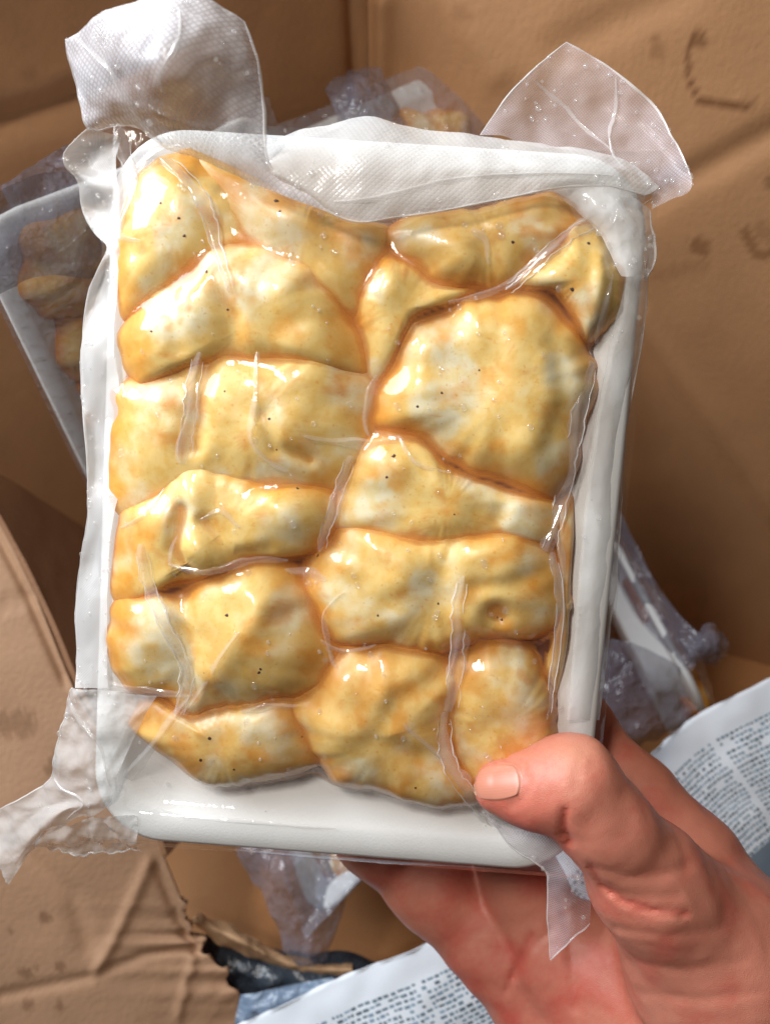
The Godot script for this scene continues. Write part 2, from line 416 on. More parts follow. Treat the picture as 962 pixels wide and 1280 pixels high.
# ==================================================================== newspaper
func build_newspaper() -> void:
	var im := Image.create(1024, 1024, false, Image.FORMAT_RGB8)
	im.fill(Color8(232, 240, 250))
	var r := RandomNumberGenerator.new(); r.seed = 42
	for y in range(150, 1024, 20):       # short dense strokes set in columns
		var x := 10
		while x < 1014:
			if (x % 256) < 12:
				x += 13
				continue
			var w := r.randi_range(7, 18)
			if r.randf() < 0.93:
				var k := r.randf_range(0.36, 0.66)
				im.fill_rect(Rect2i(x, y + r.randi_range(-1, 1), w, r.randi_range(8, 12)), Color(k * 0.86, k * 1.04, k * 1.18))
			x += w + r.randi_range(3, 7)
	im.fill_rect(Rect2i(820, 560, 190, 150), Color8(120, 135, 150))
	var m := mat(Color.WHITE, 0.7); m.albedo_texture = ImageTexture.create_from_image(im)
	var top := [S(230, 1312, .400), S(310, 1276, .398), S(420, 1226, .396), S(545, 1173, .400), S(660, 1090, .412), S(745, 1005, .42), S(812, 943, .424), S(872, 894, .426), S(962, 848, .428), S(1080, 790, .43)]
	var rows := [top]
	for k in [0.2, 0.45, 1.0]:
		var row := []
		for i in top.size():
			row.append(top[i] + Vector3(0.11, -0.16, 0.035 + 0.012 * sin(i * 1.7)) * k)
		rows.append(row)
	var s := sheet(rows, 12, 22, 0.004, 14.0, 0.01, 8.0)
	var nu: int = s[1]; var nv: int = s[2]
	for j in nv:
		for i in nu:
			s[3][j * nu + i] = Vector2(float(i) / (nu - 1) * 2.6, float(j) / (nv - 1) * 0.9)
	# ragged fold edge
	for i in nu:
		s[0][i] += Vector3(0, 0.0016, 0.004) * nz.get_noise_2d(i * 0.2, 1.0)
	var fr := Transform3D(Basis(), S(800, 1100, .42))
	var o := part("newspaper", local(slab_mesh(s, 0.0004, PackedColorArray(), true), fr.affine_inverse()), m, self)
	o.transform = W * fr
	tag(o, "sheet of printed newspaper with blue grey text columns spread under the hand", "newspaper")

# ==================================================================== foam trays
func rr(u: float, w: float, h: float, inset: float, rad: float) -> Vector2:     # point u in 0..1 round a rounded rectangle
	var hw := w * 0.5 - inset; var hh := h * 0.5 - inset; var r := minf(maxf(rad - inset * 0.6, 0.004), minf(hw, hh))
	var sx := 2.0 * (hw - r); var sy := 2.0 * (hh - r); var qa := PI * 0.5 * r
	var lens := [sx, qa, sy, qa, sx, qa, sy, qa]
	var tot := 2.0 * (sx + sy) + 4.0 * qa; var l := u * tot
	for k in 8:
		if l <= lens[k] or k == 7:
			var f: float = clampf(l / maxf(lens[k], 1e-9), 0.0, 1.0)
			match k:
				0: return Vector2(-hw + r + sx * f, -hh)
				1: return Vector2(hw - r, -hh + r) + r * Vector2.from_angle(-PI / 2 + f * PI / 2)
				2: return Vector2(hw, -hh + r + sy * f)
				3: return Vector2(hw - r, hh - r) + r * Vector2.from_angle(f * PI / 2)
				4: return Vector2(hw - r - sx * f, hh)
				5: return Vector2(-hw + r, hh - r) + r * Vector2.from_angle(PI / 2 + f * PI / 2)
				6: return Vector2(-hw, hh - r - sy * f)
				_: return Vector2(-hw + r, -hh + r) + r * Vector2.from_angle(PI + f * PI / 2)
		l -= lens[k]
	return Vector2.ZERO
func tray_mesh(w: float, h: float, depth: float, n := 160) -> ArrayMesh:
	# profile from the inside floor over the lip to the outside floor: inset, z
	var prof := [Vector2(.040, -.0105), Vector2(.034, -.0100), Vector2(.027, -.0082), Vector2(.0145, -.0028), Vector2(.0115, -.0008), Vector2(.0098, .0003), Vector2(.006, .0006), Vector2(.0022, .0), Vector2(.0006, -.0014), Vector2(.0, -.0034), Vector2(.0012, -.0052), Vector2(.008, -.0056), Vector2(.0115, -.0068), Vector2(.024, -depth + .002), Vector2(.029, -depth), Vector2(.034, -depth)]
	var v := PackedVector3Array(); var uv := PackedVector2Array()
	for p in prof:
		for i in n:
			var q := rr(float(i) / n, w, h, p.x, 0.024)
			var wob := 0.00015 * nz.get_noise_2d(q.x * 40.0, q.y * 40.0)
			v.append(Vector3(q.x, q.y, p.y + wob)); uv.append(q * 10.0)
	var idx := grid_idx(n, prof.size(), 0, false, true)
	for e in [[0, false], [prof.size() - 1, true]]:
		var c := v.size(); v.append(Vector3(0, 0, prof[e[0]].y)); uv.append(Vector2.ZERO)
		for i in n:
			var a: int = e[0] * n + i; var b: int = e[0] * n + (i + 1) % n
			if e[1]: idx.append_array([c, a, b])
			else: idx.append_array([c, b, a])
	return mesh_of(v, idx, uv)
const TW := 0.165
const TH := 0.230
func build_tray() -> void:
	var o := part("foam_tray", tray_mesh(TW, TH, 0.026, 200), M.foam, self)
	o.transform = W * TR
	tag(o, "white foam tray with raised lip, held up in the hand and filled with meat", "foam tray")

# ==================================================================== meat
var pieces := []
const NT := 144
func add_piece(pts: Array, z0: float, hh: float, label: String, o := {}) -> void:
	var loc := []
	for p in pts: loc.append(T(p.x, p.y, z0 + hh * 0.45))
	var cen := Vector3.ZERO
	for p in loc: cen += p / loc.size()
	if o.has("c"): cen = T(o.c.x, o.c.y, z0 + hh * 0.45)
	var k := loc.size(); var ring := PackedVector2Array()
	for i in k:
		for s in 6:
			var q := cr(loc[(i + k - 1) % k], loc[i], loc[(i + 1) % k], loc[(i + 2) % k], s / 6.0)
			ring.append(Vector2(q.x - cen.x, q.y - cen.y))
	var rad := PackedFloat32Array(); rad.resize(NT)
	for i in NT:
		var dir := Vector2.from_angle(TAU * i / NT); var best := 0.004
		for j in ring.size():
			var a := ring[j]; var b := ring[(j + 1) % ring.size()]
			var ca := dir.cross(a); var cb := dir.cross(b)
			if (ca <= 0.0) != (cb <= 0.0):
				var t := ca / (ca - cb); var q := a.lerp(b, t)
				best = maxf(best, q.dot(dir))
		best *= 1.0 + 0.045 * nz3.get_noise_3d(dir.x * 1.6, dir.y * 1.6, pieces.size() * 5.1) + 0.03 * nz3.get_noise_3d(dir.x * 4.0, dir.y * 4.0, pieces.size() * 5.1 + 50.0)
		rad[i] = best * o.get("grow", 1.075 if z0 > 0.0015 else 1.16)
	var bumps := []
	for b in o.get("bumps", []): bumps.append([T(b[0], b[1], z0 + hh), b[2] * 0.00025, b[3] * 0.001])
	var lines := []
	for l in o.get("lines", []):
		var lp := []
		for q in l[0]:
			var w := T(q.x, q.y, z0 + hh); lp.append(Vector2(w.x, w.y))
		lines.append([lp, l[1] * 0.00025, l[2] * 0.001])
	var rmax := 0.0
	for x in rad: rmax = maxf(rmax, x)
	pieces.append({"c": cen, "rad": rad, "z0": z0, "h": lerpf(hh, 0.0125, 0.45) * 0.76, "bumps": bumps, "lines": lines, "label": label, "rmax": rmax, "seed": pieces.size() * 7.3, "tone": o.get("tone", 0.0), "specks": o.get("specks", []), "amp": o.get("amp", 1.0), "sauce": o.get("sauce", 0.0), "tilt": o.get("tilt", Vector2.ZERO)})
func rad_at(p: Dictionary, ang: float) -> float:
	var f := fposmod(ang / TAU, 1.0) * NT; var i := int(f)
	return lerpf(p.rad[i % NT], p.rad[(i + 1) % NT], f - i)
func piece_z(p: Dictionary, x: float, y: float, s: float) -> float:
	var sd: float = p.seed
	var e := pow(maxf(0.0, 1.0 - pow(s, 3.4)), 0.7)
	var q := Vector2(x - p.c.x, y - p.c.y)
	var z: float = p.h + q.dot(p.tilt)
	z += p.amp * (0.0016 * nz3.get_noise_3d(x * 34.0, y * 34.0, sd) + 0.0007 * nz3.get_noise_3d(x * 70.0, y * 75.0, sd + 9.0)) + 0.00012 * p.amp * nz.get_noise_3d(x * 120.0, y * 120.0, sd + 3.0)
	for b in p.bumps:
		var d2: float = ((x - b[0].x) * (x - b[0].x) + (y - b[0].y) * (y - b[0].y)) / (b[1] * b[1])
		if d2 < 6.0: z += b[2] * exp(-d2)
	for l in p.lines:
		var d: float = seg_dist(Vector2(x, y), l[0]) / l[1]
		if d < 2.6: z += l[2] * exp(-d * d)
	return p.z0 + z * e - 0.004 * (1.0 - e)
func meat_color(p: Dictionary, x: float, y: float, s: float) -> Color:
	var cream := Color8(243, 210, 132).srgb_to_linear(); var pale := Color8(244, 234, 198).srgb_to_linear()
	var gold := Color8(238, 170, 62).srgb_to_linear(); var rust := Color8(196, 100, 20).srgb_to_linear()
	var sd: float = p.seed
	var a := nz.get_noise_3d(x * 38.0, y * 38.0, sd + 20.0); var b := nz.get_noise_3d(x * 60.0, y * 60.0, sd + 40.0)
	var c := nz.get_noise_3d(x * 260.0, y * 260.0, sd + 60.0)
	var col := cream.lerp(pale, smoothstep(-0.05, 0.4, a))
	col = col.lerp(gold, clampf(smoothstep(0.15, 0.6, b + p.tone * 0.3) * 0.6 + 0.06 * c, 0.0, 1.0))
	col = col.lerp(gold, clampf(smoothstep(0.58, 0.98, s + 0.28 * b + 0.05 * c) * 0.9, 0.0, 1.0))
	col = col.lerp(rust, clampf(smoothstep(0.88, 1.06, s + 0.08 * a + 0.04 * c + p.sauce * 0.12) * 0.8, 0.0, 1.0))
	var sp := nz.get_noise_3d(x * 70.0, y * 70.0, sd + 90.0)
	col = col.lerp(gold.lerp(rust, 0.5), clampf(smoothstep(0.36, 0.62, sp + p.sauce * 0.3) * 0.5, 0.0, 1.0))
	col = col.lerp(Color8(204, 138, 52).srgb_to_linear(), clampf(p.tone * (0.9 + 1.1 * b), 0.0, 0.6))
	var vein := absf(nz.get_noise_3d(x * 60.0, y * 75.0, sd + 130.0))
	col = col.lerp(gold.lerp(rust, 0.3), (1.0 - smoothstep(0.0, 0.06, vein)) * 0.35 * smoothstep(-0.1, 0.3, b))
	col.a = 1.0
	return col
func V(a: Array) -> Array:
	var o := []
	for i in range(0, a.size(), 2): o.append(Vector2(a[i], a[i + 1]))
	return o
func build_meat() -> void:
	add_piece(V([172,218, 215,192, 262,205, 300,238, 318,275, 310,310, 265,330, 225,360, 185,385, 152,390, 147,330, 153,268]), 0.001, 0.0100, "golden meat piece in the tray's top left corner, under the curved film fold", {"bumps": [[205, 300, 70, 2.0], [170, 270, 40, 1.0]], "lines": [[V([240,225, 270,290]), 14, -1.5]], "specks": [Vector2(204, 257), Vector2(233, 297), Vector2(227, 276)]})
	add_piece(V([235,190, 300,212, 370,248, 440,272, 484,285, 482,325, 468,362, 448,396, 410,385, 360,350, 315,315, 280,270]), 0.001, 0.0092, "meat piece along the tray's top edge, half under the milky folded bag", {"bumps": [[370, 275, 40, 2.0], [440, 310, 50, 1.6]], "tone": 0.25, "specks": [Vector2(346, 254), Vector2(352, 268)]})
	add_piece(V([483,292, 520,266, 600,258, 690,238, 712,262, 730,280, 705,310, 665,340, 632,362, 590,362, 545,356, 518,332, 490,315]), 0.001, 0.0105, "wide orange stained meat piece at the tray's top right, under the bag hem", {"bumps": [[560, 310, 50, 2.2], [645, 285, 45, 1.6]], "lines": [[V([560,265, 600,290, 618,330]), 14, -1.4]], "tone": 0.3, "sauce": 0.3, "specks": [Vector2(640, 303)]})
	add_piece(V([715,272, 750,288, 772,320, 783,355, 772,388, 752,412, 735,425, 712,395, 690,368, 650,360, 640,345, 690,310]), 0.000, 0.0100, "tan meat piece at the right edge, below the diagonal film crease", {"bumps": [[725, 335, 45, 1.8]], "lines": [[V([752,320, 745,400]), 10, 1.4]], "sauce": 0.15, "specks": [Vector2(714, 362), Vector2(735, 305)]})
	add_piece(V([440,380, 458,345, 480,316, 515,328, 548,352, 592,360, 575,378, 525,395, 508,420, 485,470, 462,478, 452,440]), 0.001, 0.0082, "small pale meat piece wedged in the middle of the top rows", {"bumps": [[480, 350, 30, 2.0], [478, 425, 30, 1.0]]})
	add_piece(V([154,490, 205,452, 260,432, 300,436, 345,432, 395,430, 420,424, 444,436, 456,462, 466,482, 468,520, 468,562, 455,600, 425,622, 385,622, 340,622, 290,628, 240,634, 195,638, 158,640, 147,575, 154,520]), 0.001, 0.0112, "lumpy meat piece with sagging folds, second down on the left side", {"bumps": [[200, 500, 60, 2.6], [330, 500, 60, 2.5], [415, 470, 55, 2.6], [350, 560, 50, 1.5]], "lines": [[V([258,440, 248,500, 240,560]), 12, -2.4], [V([330,520, 345,560, 385,575]), 9, -1.6]], "specks": [Vector2(283, 490), Vector2(340, 524), Vector2(347, 562), Vector2(427, 450), Vector2(371, 611)]})
	add_piece(V([148,400, 205,345, 258,300, 310,292, 360,300, 404,314, 424,350, 440,400, 456,440, 458,468, 430,470, 390,462, 340,456, 300,458, 255,460, 205,474, 165,484, 148,455, 144,420]), 0.002, 0.0150, "large battered meat piece with two dark peppercorns on the upper left", {"bumps": [[190, 400, 50, 2.2], [330, 360, 60, 1.6], [405, 395, 50, 1.4], [270, 330, 35, 1.6]], "lines": [[V([268,340, 285,390, 280,440]), 15, -2.8], [V([205,360, 215,430]), 14, -1.6]], "specks": [Vector2(258, 340), Vector2(283, 386), Vector2(189, 414)]})
	add_piece(V([460,532, 468,492, 490,440, 504,402, 560,378, 625,362, 655,360, 682,370, 708,398, 732,428, 744,458, 748,492, 736,525, 728,562, 716,602, 690,624, 650,610, 600,592, 560,576, 530,556, 495,545]), 0.002, 0.0155, "biggest round pale meat piece, on the right above the centre", {"bumps": [[640, 400, 60, 1.6], [510, 480, 50, 1.8], [722, 475, 35, 1.6], [600, 540, 60, 1.4], [580, 470, 60, -2.4]], "lines": [[V([700,430, 712,500, 690,560]), 14, -1.5]], "specks": [Vector2(600, 462), Vector2(552, 491), Vector2(522, 508)]})
	add_piece(V([414,652, 424,606, 455,552, 492,542, 530,553, 560,582, 600,602, 650,616, 686,630, 692,655, 678,680, 640,680, 590,680, 545,684, 500,684, 450,672]), 0.001, 0.0118, "pointed meat piece in the centre, below the biggest round one", {"bumps": [[495, 570, 35, 2.4], [560, 630, 50, 1.6], [650, 640, 35, 1.2]], "lines": [[V([640,612, 625,650]), 10, -1.4]], "specks": [Vector2(492, 571), Vector2(484, 596), Vector2(567, 642)]})
	add_piece(V([134,700, 148,645, 190,605, 235,560, 270,566, 310,582, 350,598, 388,598, 425,616, 422,655, 400,690, 365,700, 335,702, 300,712, 270,724, 235,735, 205,740, 175,755, 138,765]), 0.002, 0.0140, "wide folded meat piece left of centre, with a rolled tongue of skin", {"bumps": [[180, 640, 50, 2.0], [310, 630, 60, 1.4], [370, 640, 40, 1.4], [245, 690, 28, 2.6]], "lines": [[V([222,640, 214,690, 228,720]), 9, -3.0], [V([250,655, 285,700, 330,690]), 10, -1.8], [V([225,590, 245,640]), 14, 1.6]], "specks": [Vector2(246, 577), Vector2(370, 612)]})
	add_piece(V([370,738, 380,705, 402,685, 432,655, 480,660, 520,668, 570,662, 620,654, 650,658, 682,685, 702,715, 707,750, 698,790, 665,806, 620,804, 585,814, 545,826, 500,814, 450,814, 408,806, 383,772]), 0.002, 0.0152, "broad two-humped meat piece right of centre with a dark pit", {"bumps": [[450, 710, 60, 1.4], [630, 700, 50, 2.4], [560, 750, 50, -1.2], [480, 780, 50, 1.0], [625, 775, 16, -5.0]], "lines": [[V([560,690, 545,740, 560,790]), 16, -1.6], [V([600,740, 640,735, 690,720]), 13, -1.8]], "specks": [Vector2(548, 757), Vector2(624, 778), Vector2(630, 780), Vector2(394, 700), Vector2(472, 770)], "tone": 0.1})
	add_piece(V([132,830, 132,790, 140,752, 175,736, 215,742, 250,720, 300,702, 338,698, 370,714, 398,755, 412,798, 424,836, 402,868, 360,880, 310,886, 260,894, 228,900, 195,880, 150,872]), 0.002, 0.0148, "peaked meat piece on the lower left with a pale belly", {"bumps": [[310, 740, 50, 2.6], [340, 820, 55, 2.2], [170, 800, 45, 1.4]], "lines": [[V([215,745, 230,810, 225,880]), 16, -2.6], [V([350,730, 300,800, 270,850]), 18, 1.6], [V([385,770, 340,775]), 14, -1.2]], "specks": [Vector2(286, 768), Vector2(327, 833), Vector2(325, 838)], "tone": 0.15})
	add_piece(V([168,908, 195,880, 235,890, 290,880, 350,868, 375,880, 390,925, 400,958, 370,970, 320,980, 270,987, 243,976, 205,946, 175,922]), 0.000, 0.0100, "long golden meat piece lying along the tray's bottom left edge", {"bumps": [[250, 930, 45, 1.6], [340, 935, 45, 1.8], [300, 905, 30, 0.8]], "tone": 0.35, "sauce": 0.15, "specks": [Vector2(262, 922), Vector2(375, 926), Vector2(292, 962), Vector2(252, 948)]})
	add_piece(V([553,880, 560,838, 600,803, 640,803, 667,830, 687,870, 694,912, 692,950, 650,975, 610,990, 585,985, 562,940]), 0.000, 0.0108, "tan meat piece in the lower right corner, just above the thumbnail", {"bumps": [[620, 850, 50, 2.4], [650, 920, 35, 1.2]], "tone": 0.4, "sauce": 0.4})
	add_piece(V([366,890, 393,856, 420,830, 460,808, 510,812, 550,828, 572,868, 566,920, 578,960, 596,1000, 560,1012, 510,1006, 470,995, 430,988, 402,960, 380,928]), 0.001, 0.0150, "tall rounded meat piece at the bottom centre, darker on its right", {"bumps": [[430, 860, 45, 1.8], [420, 930, 45, 1.4], [500, 850, 40, 1.0], [540, 960, 40, -1.6]], "lines": [[V([560,850, 500,880, 470,930, 520,960]), 16, -1.6]], "tone": 0.3, "sauce": 0.3, "specks": [Vector2(519, 990)]})
	add_piece(V([690,640, 716,625, 716,690, 712,760, 706,830, 692,880, 676,850, 690,790, 705,720]), -0.004, 0.0080, "narrow sauce soaked meat strip against the tray's right wall", {"tone": 0.6, "sauce": 1.0})
	for p in pieces:
		var o := part(numbered("meat_piece"), piece_mesh(p, 34), M.meat, self)
		o.transform = W * TR.translated_local(p.c)
		tag(o, p.label, "meat", "marinated meat pieces in the held tray")
		if p.specks.size():
			part("pepper_specks", specks_mesh(p), M.speck, o, "", "stuff")
	# thin layer of sauce between the pieces
	var un := V([165,215, 240,192, 340,240, 430,268, 560,258, 700,240, 760,300, 782,355, 750,420, 745,500, 722,610, 716,700, 708,830, 694,930, 640,985, 590,1006, 480,996, 380,975, 260,986, 172,912, 134,840, 135,680, 153,600, 146,420, 149,300])
	add_piece(un, -0.005, 0.0132, "", {"amp": 0.5, "grow": 1.0})
	var pool: Dictionary = pieces.pop_back()
	H.resize(GX * GY); H.fill(-0.007)
	for p in pieces: raster(p, H, 0.0)
	SAUCE = H.duplicate()
	for it in 20:
		var G := SAUCE.duplicate()
		for j in range(1, GY - 1):
			for i in range(1, GX - 1):
				var k := j * GX + i
				G[k] = maxf(H[k], 0.25 * (SAUCE[k - 1] + SAUCE[k + 1] + SAUCE[k - GX] + SAUCE[k + GX]))
		SAUCE = G
	var v := PackedVector3Array(); var c := PackedColorArray(); var idx := PackedInt32Array(); var vid := {}
	var thin := Color8(222, 142, 48).srgb_to_linear(); var deep := Color8(96, 40, 10).srgb_to_linear()
	for j in GY:
		for i in GX:
			var k := j * GX + i
			var x := (i - (GX - 1) * 0.5) * CELL; var y := (j - (GY - 1) * 0.5) * CELL
			var d := Vector2(x - pool.c.x, y - pool.c.y)
			var s := d.length() / rad_at(pool, d.angle())
			var t := SAUCE[k] - 0.0007 + 0.0003 * nz.get_noise_2d(x * 90.0, y * 90.0) - H[k]
			if s > 1.03 or i == 0 or j == 0: t = minf(t, -0.001)
			SAUCE[k] = H[k] + t if t > 0.0 else H[k] - 0.0004
			var q := thin.lerp(deep, smoothstep(0.0010, 0.0052, t))
			v.append(Vector3(x, y, SAUCE[k]))
			q.a = (1.0 - exp(-maxf(t, 0.0) / 0.0021)) * 0.96 * smoothstep(1.03, 0.99, s)
			c.append(q); vid[k] = t
	for j in GY - 1:
		for i in GX - 1:
			var k := j * GX + i
			if maxf(maxf(vid[k], vid[k + 1]), maxf(vid[k + GX], vid[k + GX + 1])) > 0.0:
				idx.append_array([k, k + GX, k + 1, k + 1, k + GX, k + GX + 1])
	var sc := part("marinade", mesh_of(v, idx, PackedVector2Array(), c), M.sauce, self)
	sc.transform = W * TR
	tag(sc, "orange brown marinade pooled between the meat pieces in the tray", "marinade", "", "stuff")
func raster(p: Dictionary, to: PackedFloat32Array, lift: float) -> void:
	var r: float = p.rmax * 1.02
	var i0 := maxi(0, int((p.c.x - r) / CELL + (GX - 1) * 0.5)); var i1 := mini(GX - 1, int((p.c.x + r) / CELL + (GX - 1) * 0.5) + 1)
	var j0 := maxi(0, int((p.c.y - r) / CELL + (GY - 1) * 0.5)); var j1 := mini(GY - 1, int((p.c.y + r) / CELL + (GY - 1) * 0.5) + 1)
	for j in range(j0, j1 + 1):
		var y := (j - (GY - 1) * 0.5) * CELL
		for i in range(i0, i1 + 1):
			var x := (i - (GX - 1) * 0.5) * CELL
			var d := Vector2(x - p.c.x, y - p.c.y)
			var s := d.length() / rad_at(p, d.angle())
			if s < 1.0:
				to[j * GX + i] = maxf(to[j * GX + i], piece_z(p, x, y, s) + lift)
func piece_mesh(p: Dictionary, rings: int) -> ArrayMesh:
	var v := PackedVector3Array(); var c := PackedColorArray(); var n := NT
	v.append(Vector3(0, 0, piece_z(p, p.c.x, p.c.y, 0.0) - p.c.z)); c.append(meat_color(p, p.c.x, p.c.y, 0.0))
	for k in range(1, rings + 1):
		var s := 1.0 - pow(1.0 - float(k) / rings, 1.35)
		for i in n:
			var d: Vector2 = Vector2.from_angle(TAU * i / n) * p.rad[i] * s
			v.append(Vector3(d.x, d.y, piece_z(p, p.c.x + d.x, p.c.y + d.y, s) - p.c.z)); c.append(meat_color(p, p.c.x + d.x, p.c.y + d.y, s))
	for i in n:      # underside
		var d: Vector2 = Vector2.from_angle(TAU * i / n) * p.rad[i] * 0.9
		v.append(Vector3(d.x, d.y, p.z0 - 0.009 - p.c.z)); c.append(meat_color(p, p.c.x + d.x, p.c.y + d.y, 1.0))
	v.append(Vector3(0, 0, p.z0 - 0.0095 - p.c.z)); c.append(meat_color(p, p.c.x, p.c.y, 1.0))
	var idx := PackedInt32Array(); var last := v.size() - 1
	for i in n:
		var j := (i + 1) % n
		idx.append_array([0, 1 + j, 1 + i])
		for k in rings:
			var a := 1 + k * n + i; var b := 1 + k * n + j
			idx.append_array([a, b, a + n, b, b + n, a + n])
		idx.append_array([last, 1 + rings * n + i, 1 + rings * n + j])
	return mesh_of(v, idx, PackedVector2Array(), c)
func specks_mesh(p: Dictionary) -> ArrayMesh:
	var v := PackedVector3Array(); var idx := PackedInt32Array()
	var spots := []
	for q in p.specks: spots.append([q, rng.randf_range(0.0005, 0.0009)])
	for k in 4:
		var a := rng.randf() * TAU; var s := sqrt(rng.randf()) * 0.85
		var w := TR * (Vector3(p.c.x, p.c.y, p.z0 + p.h) + Vector3(cos(a), sin(a), 0) * rad_at(p, a) * s)
		spots.append([px_of(w), rng.randf_range(0.00018, 0.00032)])
	for e in spots:
		var w := T(e[0].x, e[0].y, p.z0 + p.h)
		var d := Vector2(w.x - p.c.x, w.y - p.c.y)
		var s := d.length() / rad_at(p, d.angle())
		if s > 0.98: continue
		var b := v.size(); var r: float = e[1]
		var z := piece_z(p, w.x, w.y, s)
		v.append(Vector3(d.x, d.y, z + r * 0.35 - p.c.z))
		for i in 8:
			var u := Vector2.from_angle(TAU * i / 8) * r * rng.randf_range(0.7, 1.2)
			v.append(Vector3(d.x + u.x, d.y + u.y, z - 0.0002 - p.c.z))
		for i in 8: idx.append_array([b, b + 1 + (i + 1) % 8, b + 1 + i])
	return mesh_of(v, idx)

